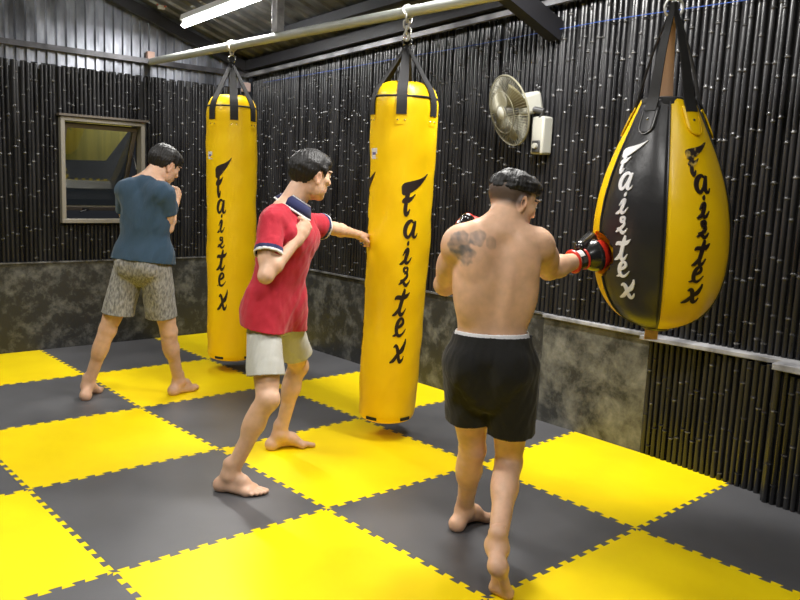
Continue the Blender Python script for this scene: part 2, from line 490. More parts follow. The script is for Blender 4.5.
# outside: olive board added to give the pane its yellowish area
M['board'] = mat('olive_board', (.30, .27, .05), .7)
noise_col(M['board'], (.22, .20, .035), (.40, .36, .07), 3, 4, stretch=(6, 1, .3))
n = 5; P = [(1.30, 1.58), (2.08, 1.60), (2.40, 2.02), (2.40, 2.6), (1.3, 2.6)]
b = MB(); b.add([(x, 2.3, z) for x, z in P] + [(x, 2.36, z) for x, z in P], [tuple(range(n)), tuple(range(n, 2 * n))[::-1]] + [(k, (k + 1) % n, (k + 1) % n + n, k + n) for k in range(n)])
b.build('trim_9', M['board'], smooth=False, kind='structure')
ld = bpy.data.lights.new('board_fill_light', 'POINT'); ld.energy = 22.; ld.shadow_soft_size = .05; ld.color = (1., .9, .6); lo = bpy.data.objects.new('board_fill_light', ld); link(lo); lo.location = (2.5, 1.75, 2.45)  # unseen light added only to brighten the olive board
# ------------------------------------------------------------------ hanging pipe
M['yleather'] = mat('yellow_vinyl', (.90, .60, .004), .36, spec=.5)
noise_col(M['yleather'], (.92, .575, .002), (.97, .64, .003), 4, 5)
bump(M['yleather'], 60, .10, .003, 4)
M['bleather'] = mat('black_vinyl', (.02, .02, .022), .36, spec=.5)
bump(M['bleather'], 50, .16, .004, 4)
M['webbing'] = mat('black_webbing', (.012, .012, .013), .75)
M['print'] = mat('black_print', (.016, .008, .008), .5)
M['printw'] = mat('white_print', (.82, .83, .85), .5)
M['printworn'] = mat('worn_black_print', (.03, .02, .02), .5)
noise_col(M['printworn'], (.022, .014, .012), (.75, .52, .10), 16, 4, .52, .62)
M['tag'] = mat('white_sticker', (.75, .75, .78), .5)
M['tagmark'] = mat('violet_print', (.16, .14, .35), .5)
M['beige'] = mat('beige_leather', (.78, .47, .27), .6)
M['stitch'] = mat('grey_stitching', (.35, .35, .36), .7)
M['chainsteel'] = mat('zinc_chain', (.62, .62, .60), .35, metal=.5)
M['rope'] = mat('white_rope', (.6, .58, .52), .8)
M['rust'] = mat('orange_primer', (.50, .33, .27), .6)

PX = 1.965; PZ = 2.45
pipe = empty('steel_pipe', (PX, WY, PZ), 'long pale round steel pipe running under the roof, carrying the yellow punching bags', 'pipe')
MB().tube([(PX, WY - .004, PZ), (PX, -2.5, PZ), (PX, -6.0, PZ)], .030, 20).build('tube', M['pipe'], pipe)
hz_ = roof_z(PX, -1.015) + .02
MB().box((PX, -1.015, (PZ + .028 + hz_) / 2), (.062, .062, hz_ - PZ - .028)).build('hanger_post', M['steellight'], pipe, smooth=False, bevel=.003)
hz2 = roof_z(PX, -4.9) + .02
MB().box((PX, -4.9, (PZ + .028 + hz2) / 2), (.062, .062, hz2 - PZ - .028)).build('hanger_post', M['steellight'], pipe, smooth=False, bevel=.003)
mb = MB(); mb.box((PX, WY - .006, PZ + .035), (.065, .045, .10)); mb.build('end_bracket', M['rust'], pipe, smooth=False, bevel=.004)

# ------------------------------------------------------------------ brush lettering
# every letter: strokes of (x, y, width) in a box of unit height, x to the right
LET = {
    'F': [[(-.05, .70, .20), (.10, .73, .32), (.45, .80, .30), (.9, .92, .20), (1.25, 1.05, .10), (1.55, 1.20, .02)],
          [(.30, .70, .24), (.27, .50, .22), (.22, .28, .19), (.20, .12, .19), (.26, .02, .15), (.38, .05, .10), (.46, .16, .04)],
          [(.0, .36, .06), (.12, .40, .15), (.36, .42, .15), (.55, .48, .10), (.74, .60, .03)]],
    'a': [[(.72, .86, .10), (.52, .98, .16), (.25, .80, .24), (.10, .45, .26), (.16, .14, .22), (.36, .04, .16), (.58, .30, .14), (.80, .80, .16)],
          [(.86, .98, .14), (.76, .60, .24), (.70, .25, .24), (.80, .06, .18), (.96, .10, .10), (1.06, .28, .03)]],
    'i': [[(.50, 1.02, .10), (.56, .97, .24), (.62, .96, .10)],
          [(.22, .40, .05), (.40, .62, .12), (.56, .66, .20), (.50, .42, .20), (.42, .20, .18), (.50, .07, .15), (.68, .12, .10), (.88, .34, .03)],
          [(.42, .22, .12), (.20, .06, .14), (.02, .0, .04)]],
    'r': [[(.50, .98, .14), (.36, .90, .17), (.40, .72, .17), (.60, .74, .15), (.66, .92, .14), (.52, .99, .12)],
          [(.60, .74, .16), (.66, .56, .17), (.48, .38, .17), (.20, .20, .15), (.0, .08, .05)],
          [(.10, .26, .08), (.30, .30, .14), (.44, .14, .18), (.62, .06, .16), (.84, .22, .08), (.92, .34, .03)]],
    't': [[(.70, 1.04, .10), (.62, .80, .20), (.50, .46, .21), (.42, .22, .20), (.48, .06, .17), (.66, .08, .11), (.86, .28, .03)],
          [(.06, .62, .05), (.20, .70, .14), (.55, .70, .16), (.84, .76, .15), (1.06, .90, .03)],
          [(.40, .26, .14), (.18, .08, .14), (-.04, .0, .04)]],
    'e': [[(.20, .46, .10), (.46, .56, .15), (.68, .74, .17), (.66, .93, .15), (.48, .98, .15), (.28, .76, .22), (.20, .42, .24), (.28, .12, .20), (.50, .05, .15), (.74, .20, .09), (.94, .42, .03)],
          [(.26, .18, .12), (.10, .06, .12), (-.06, .02, .04)]],
    'x': [[(.16, .66, .06), (.32, .74, .16), (.46, .56, .20), (.54, .24, .20), (.66, .06, .17), (.84, .14, .10), (.92, .30, .03)],
          [(.98, 1.05, .05), (.94, .84, .14), (.74, .60, .15), (.46, .36, .15), (.22, .12, .17), (-.04, .0, .06)],
          [(.60, .40, .08), (.80, .52, .12), (.92, .74, .10), (.88, .90, .04)]],
}


def stroke_poly(st):
    """smooth, variable width: returns list of (left, right) pairs"""
    P = np.array(st, float); n = len(P); out = []
    for k in range(n - 1):
        p0, p1, p2, p3 = P[max(k - 1, 0)], P[k], P[k + 1], P[min(k + 2, n - 1)]
        for t in np.linspace(0, 1, 7)[: (7 if k == n - 2 else 6)]:
            out.append(.5 * ((2 * p1) + (-p0 + p2) * t + (2 * p0 - 5 * p1 + 4 * p2 - p3) * t * t + (-p0 + 3 * p1 - 3 * p2 + p3) * t ** 3))
    Q = np.array(out); T = np.gradient(Q[:, :2], axis=0); T /= np.linalg.norm(T, axis=1)[:, None] + 1e-9
    nn = np.stack([-T[:, 1], T[:, 0]], 1); w = np.maximum(Q[:, 2:3] * 1.12, .015) / 2
    return Q[:, :2] + nn * w, Q[:, :2] - nn * w


def lettering(name, rows, surf, m, parent, only=None, th=.0022):
    """rows: (letter, phi, z_top, z_bottom, width); surf(phi, z, off) -> point; x runs along increasing phi"""
    mb = MB(); lift = 0
    for ch, phi, zt, zb, wd in rows:
        if only and ch not in only: continue
        for st in LET[ch]:
            l, r = stroke_poly(st); lift = (lift + .0002) % .0008
            vs = []
            for a, b in zip(l, r):
                for off in (th + lift, -.002):
                    for q in (a, (a + b) / 2, b):
                        vs.append(surf(phi, zb + q[1] * (zt - zb), off, (q[0] - .5) * wd))
            fs = []
            for k in range(len(l) - 1):
                o = k * 6; p = o + 6
                fs += [(o, o + 1, p + 1, p), (o + 1, o + 2, p + 2, p + 1), (o + 3, p + 3, p + 4, o + 4), (o + 4, p + 4, p + 5, o + 5), (o, p, p + 3, o + 3), (o + 2, o + 5, p + 5, p + 2)]
            fs += [(0, 3, 4, 5, 2, 1), tuple(np.array((0, 1, 2, 5, 4, 3)) + (len(l) - 1) * 6)]
            mb.add(vs, fs)
    return mb.build(name, m, parent, angle=30)


def chain(par, a, b, n, wire, size, ph=0):
    a = np.array(a, float); b = np.array(b, float); t = nrm(b - a); L = np.linalg.norm(b - a) / n
    s0 = nrm(np.cross(t, V(.6, .8, .1))); s1 = np.cross(t, s0)
    for k in range(n):
        c = a + t * L * (k + .5); s = s0 if (k + ph) % 2 else s1; pts = []
        h = L * .5 + wire * 1.1 - size
        for q in range(16):
            g = 2 * math.pi * q / 16
            pts.append(c + s * size * math.cos(g) + t * (size * math.sin(g) + (h if math.sin(g) > 0 else -h)))
        MB().tube(pts, wire, 8, closed=True).build('chain_link', M['chainsteel'], par)


# ------------------------------------------------------------------ long cylinder bags
def cyl_bag(label, y0, lean, ztop, zbot, r_top, r_bot, strap_ph, rows, side_texts, sticker, zring, rope, bow=0.):
    """lean: xy shift of the bottom relative to the pipe; hangs from the pipe at (PX, y0)"""
    t = empty('punching_bag', (PX, y0, zbot), label, 'punching bag', 'yellow cylinder punching bags on the pipe')
    vphi = math.atan2(CAMLOC[1] - y0, CAMLOC[0] - PX)

    def axis(z):
        f = (PZ - z) / (PZ - zbot); b = bow * math.sin(math.pi * min(max(f, 0.), 1.)); return V(PX + lean[0] * f + .746 * b, y0 + lean[1] * f - .666 * b, z)

    def rad(z):
        f = (ztop - z) / (ztop - zbot); r = r_top + (r_bot - r_top) * f
        d = (ztop - z) / .15
        if d < 1: r *= .60 + .40 * math.sqrt(max(0., 1 - (1 - max(d, 0)) ** 2))
        d = (z - zbot) / .06
        if d < 1: r *= .80 + .20 * math.sqrt(max(0., 1 - (1 - max(d, 0)) ** 2))
        r *= 1 + .012 * math.sin(z * 9 + y0) + .006 * math.sin(z * 23)
        return r

    def surf(phi, z, off=0., dx=0.):
        r = rad(z); a = vphi + phi + dx / r
        return axis(z) + V(math.cos(a), math.sin(a), 0) * (r + off)
    n = 56; zs = np.concatenate([np.linspace(ztop, ztop - .15, 10), np.linspace(ztop - .19, zbot + .07, 40), np.linspace(zbot + .05, zbot, 8)])
    vs = []; fs = []
    for z in zs:
        for j in range(n):
            a = 2 * math.pi * j / n
            vs.append(surf(a, z, .0016 * math.sin(3 * a + z * 14) + .0012 * math.sin(5 * a - z * 31)))
    for i in range(len(zs) - 1):
        for j in range(n): fs.append((i * n + j, i * n + (j + 1) % n, (i + 1) * n + (j + 1) % n, (i + 1) * n + j))
    vs += [axis(ztop + .004), axis(zbot - .006)]
    for j in range(n):
        fs.append((j, (j + 1) % n, len(vs) - 2)); fs.append(((len(zs) - 1) * n + j, (len(zs) - 1) * n + (j + 1) % n, len(vs) - 1))
    MB().add(vs, fs).build('bag_body', M['yleather'], t)
    lettering('lettering', rows, surf, M['print'], t)
    for d in side_texts:
        lettering('lettering', [(c, p + d, a, b, w) for c, p, a, b, w in rows], surf, M['print'], t)
    # black band around the shoulder
    zb = ztop - .085
    MB().tube([surf(2 * math.pi * k / 48, zb, .001) for k in range(48)], .006, 8, closed=True).build('top_band', M['webbing'], t)
    ring = axis(zring)
    for k, ph in enumerate(strap_ph):
        zend = ztop - .185
        pts = [ring + V(0, 0, -.0) + .012 * V(math.cos(vphi + ph), math.sin(vphi + ph), 0)]; nor = []
        top = surf(ph, ztop - .012, .006)
        for q in np.linspace(.06, .97, 8): pts.append(ring * (1 - q) + top * q)
        for z in np.linspace(ztop - .02, zend, 10): pts.append(surf(ph, z, .004))
        a = vphi + ph
        w = np.concatenate([[.022], np.linspace(.036, .058, 8), np.full(10, .058)])
        MB().ribbon(pts, V(math.cos(a), math.sin(a), .25), w, .005).build('strap', M['webbing'], t)
        # stitched patch under the strap end
        mb = MB(); us = np.linspace(-.032, .032, 5); zz = np.linspace(zend - .055, zend + .0, 5); vs = []; fs = []
        for z in zz:
            for u in us: vs.append(surf(ph, z, .002, u))
        for i in range(4):
            for j in range(4): fs.append((i * 5 + j, i * 5 + j + 1, i * 5 + j + 6, i * 5 + j + 5))
        mb.add(vs, fs); pt = mb.build('stitched_patch', M['yleather'], t)
        for u in (-.02, .02):
            MB().revolve([(0, .004), (.004, .003), (.005, 0)], surf(ph, zend - .03, .002, u), V(math.cos(a), math.sin(a), 0), 10).build('rivet', M['chrome'], pt)
    # sticker
    ph, z, h, w = sticker
    def decal(nm, u0, u1, z0, z1, m, off, par):
        vs = []; fs = []; us = np.linspace(u0, u1, 7)
        for off_ in (off, off - .0012):
            for zz in (z0, z1):
                for u in us: vs.append(surf(ph, zz, off_, u))
        for j in range(6): fs += [(j, j + 1, j + 8, j + 7), (14 + j, 21 + j, 22 + j, 15 + j)]
        return MB().add(vs, fs).build(nm, m, par)
    st = decal('sticker', -w / 2, w / 2, z - h / 2, z + h / 2, M['tag'], .0022, t)
    decal('sticker_mark', -w * .3, w * .3, z - h * .12, z + h * .12, M['tagmark'], .0030, st)
    # bottom loops
    for ph in (-.55, .75):
        MB().ribbon([surf(ph, zbot + .03, .003, u) for u in (-.035, -.012, .012, .035)], V(math.cos(vphi + ph), math.sin(vphi + ph), 0), .018, .004).build('bottom_loop', M['webbing'], t)
    # ring and hanging gear
    mb = MB(); mb.tube([ring + V(0, 0, .022) + .026 * V(math.cos(g) * .67, math.cos(g) * -.74, math.sin(g)) for g in np.linspace(0, 2 * math.pi, 24, endpoint=False)], .005, 8, closed=True)
    mb.build('steel_ring', M['chrome'], t)
    top = V(PX, y0, PZ + .034)
    if rope:
        for dy in (-.012, 0, .012):
            MB().tube([V(PX, y0 + dy, PZ) + .036 * V(math.cos(g), 0, math.sin(g)) for g in np.linspace(0, 2 * math.pi, 24, endpoint=False)], .006, 8, closed=True).build('rope_turn', M['rope'], t)
        for q in (-1, 1): MB().tube([V(PX + q * .03, y0, PZ - .01), V(PX + q * .012, y0, PZ - .05), ring + V(q * .004, 0, .045)], .006, 8).build('rope_end', M['rope'], t)
    else:
        for s in (-1, 1):
            a = V(PX + s * .022, y0 + s * .012, PZ - .02)
            chain(t, a, ring + V(s * .004, 0, .03), 4, .0050, .0155, s > 0)
        mb = MB(); mb.tube([V(PX, y0, PZ) + .036 * V(math.cos(g), .25 * math.sin(3 * g), math.sin(g)) for g in np.linspace(0, 2 * math.pi, 24, endpoint=False)], .0045, 8, closed=True)
        mb.build('pipe_shackle', M['chainsteel'], t)
    return t


D = math.radians
rows1 = [('F', D(-25), 1.585, 1.35, .078), ('a', D(-25), 1.325, 1.225, .066), ('i', D(-24), 1.21, 1.08, .07), ('r', D(-24), 1.05, .965, .06), ('t', D(-24), .95, .80, .078), ('e', D(-23), .78, .68, .07), ('x', D(-22), .65, .50, .08)]
bag_far = cyl_bag('farther yellow cylinder punching bag hanging in the room corner beside the window', -.40, (.018, -.018), 2.09, .10, .188, .182,
                  [D(x) for x in (-48, 5, 55, 115, 180, 240)], rows1, [D(125), D(-110)], (D(-55), 1.645, .055, .05), 2.335, True)
rows2 = [('F', D(18), 1.52, 1.33, .10), ('a', D(20), 1.298, 1.20, .078), ('i', D(16), 1.175, 1.05, .08), ('r', D(16), 1.035, .925, .07), ('t', D(12), .905, .755, .085), ('e', D(14), .74, .635, .075), ('x', D(13), .615, .48, .082)]
bag_near = cyl_bag('nearer yellow cylinder punching bag touched by the fist of the person in the red polo', -2.337, (-.022, .02), 2.06, .105, .193, .170,
                   [D(x) for x in (-66, -5, 55, 115, 175, 235)], rows2, [D(-105), D(120)], (D(-58), 1.66, .06, .06), 2.27, False, .018)

# ------------------------------------------------------------------ teardrop bag
def tear_bag():
    zt, zb = 1.89, .915; y0 = -3.968
    t = empty('teardrop_punching_bag', (PX, y0, zb), 'big yellow and black teardrop punching bag touched by the red and black glove', 'punching bag')
    vphi = math.atan2(CAMLOC[1] + 3.97, CAMLOC[0] - 2.0)
    prof = [(1.89, .112), (1.83, .140), (1.76, .170), (1.68, .205), (1.58, .242), (1.48, .270), (1.38, .285), (1.28, .287), (1.18, .277), (1.09, .255), (1.02, .220), (.965, .172), (.935, .12), (.915, .05)]
    pz = np.array([p[0] for p in prof])[::-1]; pr = np.array([p[1] for p in prof])[::-1]
    # smooth the profile once
    zz = np.linspace(zb, zt, 80); rr = np.interp(zz, pz, pr)
    for _ in range(6): rr[1:-1] = (rr[:-2] + 2 * rr[1:-1] + rr[2:]) / 4

    def axis(z):
        f = (PZ - z) / (PZ - zb); return V(PX + .105 * f, y0 + .004 * f, z)
    glove = GLOVE_HIT

    def surf(phi, z, off=0., dx=0.):
        r = float(np.interp(z, zz, rr)); a = vphi + phi + dx / max(r, .05)
        p = axis(z) + V(math.cos(a), math.sin(a), 0) * (r + off)
        # the punch dents the bag
        d = p - glove; L = np.linalg.norm(d)
        if L < .092:
            p = glove + nrm(nrm(d) * .35 + nrm(axis(z) - glove) * .65) * .092
        return p
    seams = [D(x) for x in (-61, 3, 76, 138, 193, 246)]
    sm_ = seams + [seams[0] + 2 * math.pi]
    for k in range(6):
        a0, a1 = sm_[k], sm_[k + 1]; n = 16; vs = []; fs = []
        for z in zz[::-1]:
            for j in range(n + 1):
                q = j / n; a = a0 + (a1 - a0) * q
                bulge = .006 * math.sin(math.pi * q) - .003
                vs.append(surf(a, z, bulge + .0015 * math.sin(9 * a + 13 * z)))
        for i in range(len(zz) - 1):
            for j in range(n): fs.append((i * (n + 1) + j, i * (n + 1) + j + 1, (i + 1) * (n + 1) + j + 1, (i + 1) * (n + 1) + j))
        o = MB().add(vs, fs).build('panel', M['bleather' if k % 2 == 0 else 'yleather'], t)
        s = o.modifiers.new('solid', 'SOLIDIFY'); s.thickness = .006; s.offset = -1
    mb = MB()
    for a in seams: mb.tube([surf(a, z, -.001) for z in zz[::2]], .0042, 6)
    mb.build('piping', M['bleather'], t)
    # collar and lid on top, closed base
    mb = MB(); mb.revolve([(.0, .012), (.09, .012), (.112, .006), (.120, -.02), (.116, -.03)], axis(zt), n=36); mb.build('collar', M['webbing'], t)
    mb = MB(); mb.revolve([(.0, -.012), (.05, -.008), (.066, .002), (.066, .012)], axis(zb), n=24); mb.build('base_cap', M['bleather'], t)
    R = [('F', 1.695, 1.585, .062), ('a', 1.585, 1.515, .062), ('i', 1.50, 1.415, .064), ('r', 1.405, 1.335, .056), ('t', 1.325, 1.225, .066), ('e', 1.22, 1.155, .06), ('x', 1.145, 1.065, .07)]
    phw = [D(x) for x in (-41, -35.5, -33.5, -32, -31, -30, -28)]
    phb = [D(x) for x in (30, 34, 34, 33.5, 32.5, 32, 31)]
    lettering('lettering', [(c, p, a, b, w) for (c, a, b, w), p in zip(R, phw)], surf, M['printw'], t, th=.0085)['label'] = 'white lettering on the black panel'
    rb_ = [(c, p, a, b, w) for (c, a, b, w), p in zip(R, phb)]
    o = lettering('lettering', rb_, surf, M['print'], t, only='airtex', th=.0085); o['label'] = 'black lettering on the yellow panel'
    lettering('worn_initial', rb_, surf, M['printworn'], t, only='F', th=.0085)
    # straps up to the shackle, reinforcing patches below them
    ring = axis(2.285)
    for ph, mm, wd in ((D(-29), 'webbing', .050), (D(39), 'webbing', .056), (D(100), 'webbing', .05), (D(187), 'beige', .066), (D(-95), 'webbing', .05)):
        a = vphi + ph; dirv = V(math.cos(a), math.sin(a), 0)
        top = surf(ph, zt - .0, .012)
        pts = [ring + dirv * .012]
        for q in np.linspace(.08, .97, 10): pts.append(ring * (1 - q) + top * q + dirv * .03 * math.sin(math.pi * q) * .4)
        for z in np.linspace(zt - .012, zt - .05, 4): pts.append(surf(ph, z, .012))
        w = np.concatenate([[.02], np.linspace(.026, wd, 10), np.full(4, wd)])
        st = MB().ribbon(pts, dirv + V(0, 0, .3), w, .005).build('strap', M['beige' if mm == 'beige' else 'webbing'], t)
        if mm == 'beige': st['label'] = 'beige strap behind the black ones'
        # patch
        pm = 'bleather' if abs(ph + D(29)) < .01 else 'yleather'
        vs = []; fs = []; zs = np.linspace(zt - .03, zt - .145, 12)
        prof_w = [.036 if z > zt - .11 else .036 * math.sqrt(max(.02, 1 - ((zt - .11 - z) / .036) ** 2)) for z in zs]
        for z, w_ in zip(zs, prof_w):
            for u in (-1, -.5, 0, .5, 1): vs.append(surf(ph, z, .009, u * w_))
        for i in range(len(zs) - 1):
            for j in range(4): fs.append((i * 5 + j, i * 5 + j + 1, i * 5 + j + 6, i * 5 + j + 5))
        p = MB().add(vs, fs).build('patch', M[pm], t)
        s = p.modifiers.new('solid', 'SOLIDIFY'); s.thickness = .004; s.offset = 0
        loop = [surf(ph, z, .0125, w_ * .8) for z, w_ in zip(zs[2:], prof_w[2:])] + [surf(ph, z, .0125, -w_ * .8) for z, w_ in list(zip(zs[2:], prof_w[2:]))[::-1]]
        MB().tube(loop, .0012, 5).build('stitching', M['stitch' if pm == 'bleather' else 'yleather'], p)
        MB().revolve([(0, .004), (.004, .003), (.006, 0)], surf(ph, zt - .085, .012), dirv, 12).build('rivet', M['chrome'], p)
    ch = V(PX, y0, PZ - .02)
    for s in (-1, 1): chain(t, ch + V(s * .018, s * .01, 0), ring + V(s * .006, 0, .035), 3, .0045, .0155, s > 0)
    MB().tube([V(PX, y0, PZ) + .036 * V(math.cos(g), .25 * math.sin(3 * g), math.sin(g)) for g in np.linspace(0, 2 * math.pi, 24, endpoint=False)], .0045, 8, closed=True).build('pipe_shackle', M['chainsteel'], t)
    for s in (-1, 1):
        MB().tube([ring + V(s * .012, -s * .01, -.02) + .022 * V(math.cos(g) * .67, math.cos(g) * -.74, math.sin(g) * 1.5) for g in np.linspace(0, 2 * math.pi, 20, endpoint=False)], .0052, 8, closed=True).build('shackle', M['chainsteel'], t)
    mb = MB(); mb.ribbon([axis(zb) + V(-.012, .012, -.002), axis(zb) + V(-.012, .012, -.03), axis(zb) + V(-.012, .012, -.055)], V(-.67, -.74, 0), .058, .006); mb.build('bottom_tab', M['beige'], t)
    return t


GLOVE_HIT = V(1.798, -3.812, 1.241)
tear_bag()
# ------------------------------------------------------------------ implicit surfaces -> one continuous mesh
class Prim:
    def __init__(s, kind, **k): s.kind = kind; s.__dict__.update(k)

    def bbox(s, pad):
        if s.kind == 'cone':
            R = max(s.ra, s.rb) * max(1, 1 / min(1, s.ratio)) * max(1, s.ratio)
            return np.minimum(s.a, s.b) - R - pad, np.maximum(s.a, s.b) + R + pad
        R = np.sqrt(((s.A * s.r[:, None]) ** 2).sum(0))
        return s.c - R - pad, s.c + R + pad

    clip = None

    def ev(s, P, infl=0.):
        d = s.ev0(P, infl)
        if s.clip is not None: d = np.maximum(d, (P - s.clip[0]) @ s.clip[1])
        return d

    def ev0(s, P, infl=0.):
        if s.kind == 'cone':
            a = s.a; ab = s.b - s.a; q = P - a
            if s.n is not None:
                q = q + (q @ s.n)[..., None] * s.n * (1 / s.ratio - 1); ab = ab + s.n * (ab @ s.n) * (1 / s.ratio - 1)
            t = np.clip((q @ ab) / (ab @ ab + 1e-12), 0, 1)
            d = np.sqrt(((q - t[..., None] * ab) ** 2).sum(-1))
            return d - (s.ra + infl + t * (s.rb - s.ra))
        q = (P - s.c) @ s.A.T; r = s.r + infl
        k0 = np.sqrt(((q / r) ** 2).sum(-1)); k1 = np.sqrt(((q / r ** 2) ** 2).sum(-1)) + 1e-9
        return np.where(k0 < 1e-4, -r.min(), k0 * (k0 - 1) / k1)


def cone(a, b, ra, rb, n=None, ratio=1.): return Prim('cone', a=np.array(a, float), b=np.array(b, float), ra=ra, rb=rb, n=None if n is None else nrm(n), ratio=ratio)
def ell(c, A, r): return Prim('ell', c=np.array(c, float), A=np.array(A, float), r=np.array(r, float))
def sph(c, r): return ell(c, np.eye(3), (r, r, r))


def smin(a, b, k):
    if k <= 0: return np.minimum(a, b)
    h = np.maximum(k - np.abs(a - b), 0) / k
    return np.minimum(a, b) - h * h * k * .25


class Field:
    def __init__(s, ops, h, extra_pad=.02, bound=None):
        """ops: list of (prim, k, sign, infl)"""
        lo = np.min([o[0].bbox(o[3] + extra_pad)[0] for o in ops if o[2] > 0], 0); hi = np.max([o[0].bbox(o[3] + extra_pad)[1] for o in ops if o[2] > 0], 0)
        if bound is not None: lo = np.maximum(lo, bound[0]); hi = np.minimum(hi, bound[1])
        s.h = h; s.lo = lo; s.n = np.ceil((hi - lo) / h).astype(int) + 1
        s.ax = [lo[i] + h * np.arange(s.n[i]) for i in range(3)]
        s.f = np.full(s.n, .5, np.float32)
        for p, k, sg, infl in ops: s.op(p, k, sg, infl)

    def sl(s, lo, hi):
        i0 = np.clip(np.floor((lo - s.lo) / s.h).astype(int), 0, s.n); i1 = np.clip(np.ceil((hi - s.lo) / s.h).astype(int) + 1, 0, s.n)
        return tuple(slice(a, b) for a, b in zip(i0, i1))

    def pts(s, sl):
        X, Y, Z = np.meshgrid(s.ax[0][sl[0]], s.ax[1][sl[1]], s.ax[2][sl[2]], indexing='ij')
        return np.stack([X, Y, Z], -1)

    def op(s, p, k, sg=1, infl=0.):
        lo, hi = p.bbox(k + abs(infl) + 2.5 * s.h); sl = s.sl(lo, hi)
        if any(q.stop <= q.start for q in sl): return
        d = p.ev(s.pts(sl), infl).astype(np.float32)
        if sg > 0: s.f[sl] = smin(s.f[sl], d, k)
        else: s.f[sl] = -smin(-s.f[sl], d, k)

    def fn(s, g, chunk=48):
        """apply f = g(f, P) everywhere near the surface, chunked"""
        for i in range(0, s.n[0], chunk):
            sl = (slice(i, min(i + chunk, s.n[0])), slice(0, s.n[1]), slice(0, s.n[2]))
            s.f[sl] = g(s.f[sl], s.pts(sl))

    def mesh(s, smooth=2):
        f = s.f; f[0] = f[-1] = .5; f[:, 0] = f[:, -1] = .5; f[:, :, 0] = f[:, :, -1] = .5
        ins = f < 0
        c = [ins[a:s.n[0] - 1 + a, b:s.n[1] - 1 + b, d:s.n[2] - 1 + d] for a in (0, 1) for b in (0, 1) for d in (0, 1)]
        cnt = sum(x.astype(np.int8) for x in c); act = (cnt > 0) & (cnt < 8)
        idx = np.full(act.shape, -1, np.int64); cells = np.argwhere(act); idx[act] = np.arange(len(cells))
        acc = np.zeros((len(cells), 3)); num = np.zeros(len(cells))
        corners = [(a, b, d) for a in (0, 1) for b in (0, 1) for d in (0, 1)]
        I, J, K = cells.T
        for a in corners:
            for ax in range(3):
                if a[ax]: continue
                b = list(a); b[ax] = 1
                fa = f[I + a[0], J + a[1], K + a[2]]; fb = f[I + b[0], J + b[1], K + b[2]]
                m = (fa < 0) != (fb < 0); t = np.where(m, fa / np.where(fa == fb, 1, fa - fb), 0)
                p = np.array(a, float)[None] + t[:, None] * np.eye(3)[ax][None]
                acc[m] += p[m]; num[m] += 1
        vs = s.lo + (cells + acc / num[:, None]) * s.h
        quads = []
        for ax in range(3):
            o = [(1, 2), (2, 0), (0, 1)][ax]
            A = f; sl0 = [slice(None)] * 3; sl1 = [slice(None)] * 3; sl0[ax] = slice(0, -1); sl1[ax] = slice(1, None)
            m = ins[tuple(sl0)] != ins[tuple(sl1)]; e = np.argwhere(m); flip = ins[tuple(sl0)][m]
            ok = (e[:, o[0]] > 0) & (e[:, o[1]] > 0) & (e[:, o[0]] < s.n[o[0]] - 1) & (e[:, o[1]] < s.n[o[1]] - 1); e = e[ok]; flip = flip[ok]
            q = []
            for da, db in ((-1, -1), (0, -1), (0, 0), (-1, 0)):
                w = e.copy(); w[:, o[0]] += da; w[:, o[1]] += db; q.append(idx[w[:, 0], w[:, 1], w[:, 2]])
            q = np.stack(q, 1); q[~flip] = q[~flip][:, ::-1]; quads.append(q)
        F = np.concatenate(quads); F = F[(F >= 0).all(1)]
        E = np.concatenate([F[:, [0, 1]], F[:, [1, 2]], F[:, [2, 3]], F[:, [3, 0]]])
        for lam in [.5, -.52] * smooth:
            su = np.zeros_like(vs); de = np.zeros(len(vs))
            for a, b in ((0, 1), (1, 0)):
                for c_ in range(3): su[:, c_] += np.bincount(E[:, a], vs[E[:, b], c_], len(vs))
                de += np.bincount(E[:, a], None, len(vs))
            vs = vs + lam * (su / np.maximum(de, 1)[:, None] - vs)
        return vs, F


def np_mesh(name, vs, F, mats, parent, org, mi=None, col=None, solid=0., inside=-1.):
    used = np.unique(F); mp = np.full(len(vs), -1); mp[used] = np.arange(len(used)); vs = vs[used]; F = mp[F]
    me = bpy.data.meshes.new(name)
    me.vertices.add(len(vs)); me.vertices.foreach_set('co', (vs - org).astype(np.float32).ravel())
    me.loops.add(F.size); me.loops.foreach_set('vertex_index', F.ravel().astype(np.int32))
    me.polygons.add(len(F)); me.polygons.foreach_set('loop_start', (np.arange(len(F)) * 4).astype(np.int32)); me.polygons.foreach_set('loop_total', np.full(len(F), 4, np.int32))
    me.update(calc_edges=True)
    for m in (mats if isinstance(mats, (list, tuple)) else [mats]): me.materials.append(m)
    me.polygons.foreach_set('use_smooth', np.ones(len(F), bool))
    if mi is not None: me.polygons.foreach_set('material_index', mi.astype(np.int32))
    if col is not None:
        a = me.attributes.new('Col', 'FLOAT_COLOR', 'POINT'); c = np.ones((len(vs), 4), np.float32); c[:, :3] = col[used]; a.data.foreach_set('color', c.ravel())
    me.validate(); me.update()
    o = bpy.data.objects.new(name, me); link(o, parent)
    if solid:
        s = o.modifiers.new('solid', 'SOLIDIFY'); s.thickness = solid; s.offset = inside
    return o


def wob(P, s, seed=0):
    """cheap smooth noise in -1..1"""
    r = np.random.default_rng(seed); out = np.zeros(P.shape[:-1])
    for k in range(5):
        d = r.normal(size=3); d /= np.linalg.norm(d); d2 = r.normal(size=3)
        out += np.sin(P @ d * s * (1 + .45 * k) + r.uniform(0, 6) + 1.3 * np.sin(P @ d2 * s * .6 + k)) / (1 + .5 * k)
    return out / 2.8


def frame(f, u):
    f = nrm(f); r = nrm(np.cross(f, u)); u = np.cross(r, f); return r, f, u   # right, forward, up


def rot(v, ax, deg):
    ax = nrm(ax); t = math.radians(deg)
    return v * math.cos(t) + np.cross(ax, v) * math.sin(t) + ax * (ax @ v) * (1 - math.cos(t))


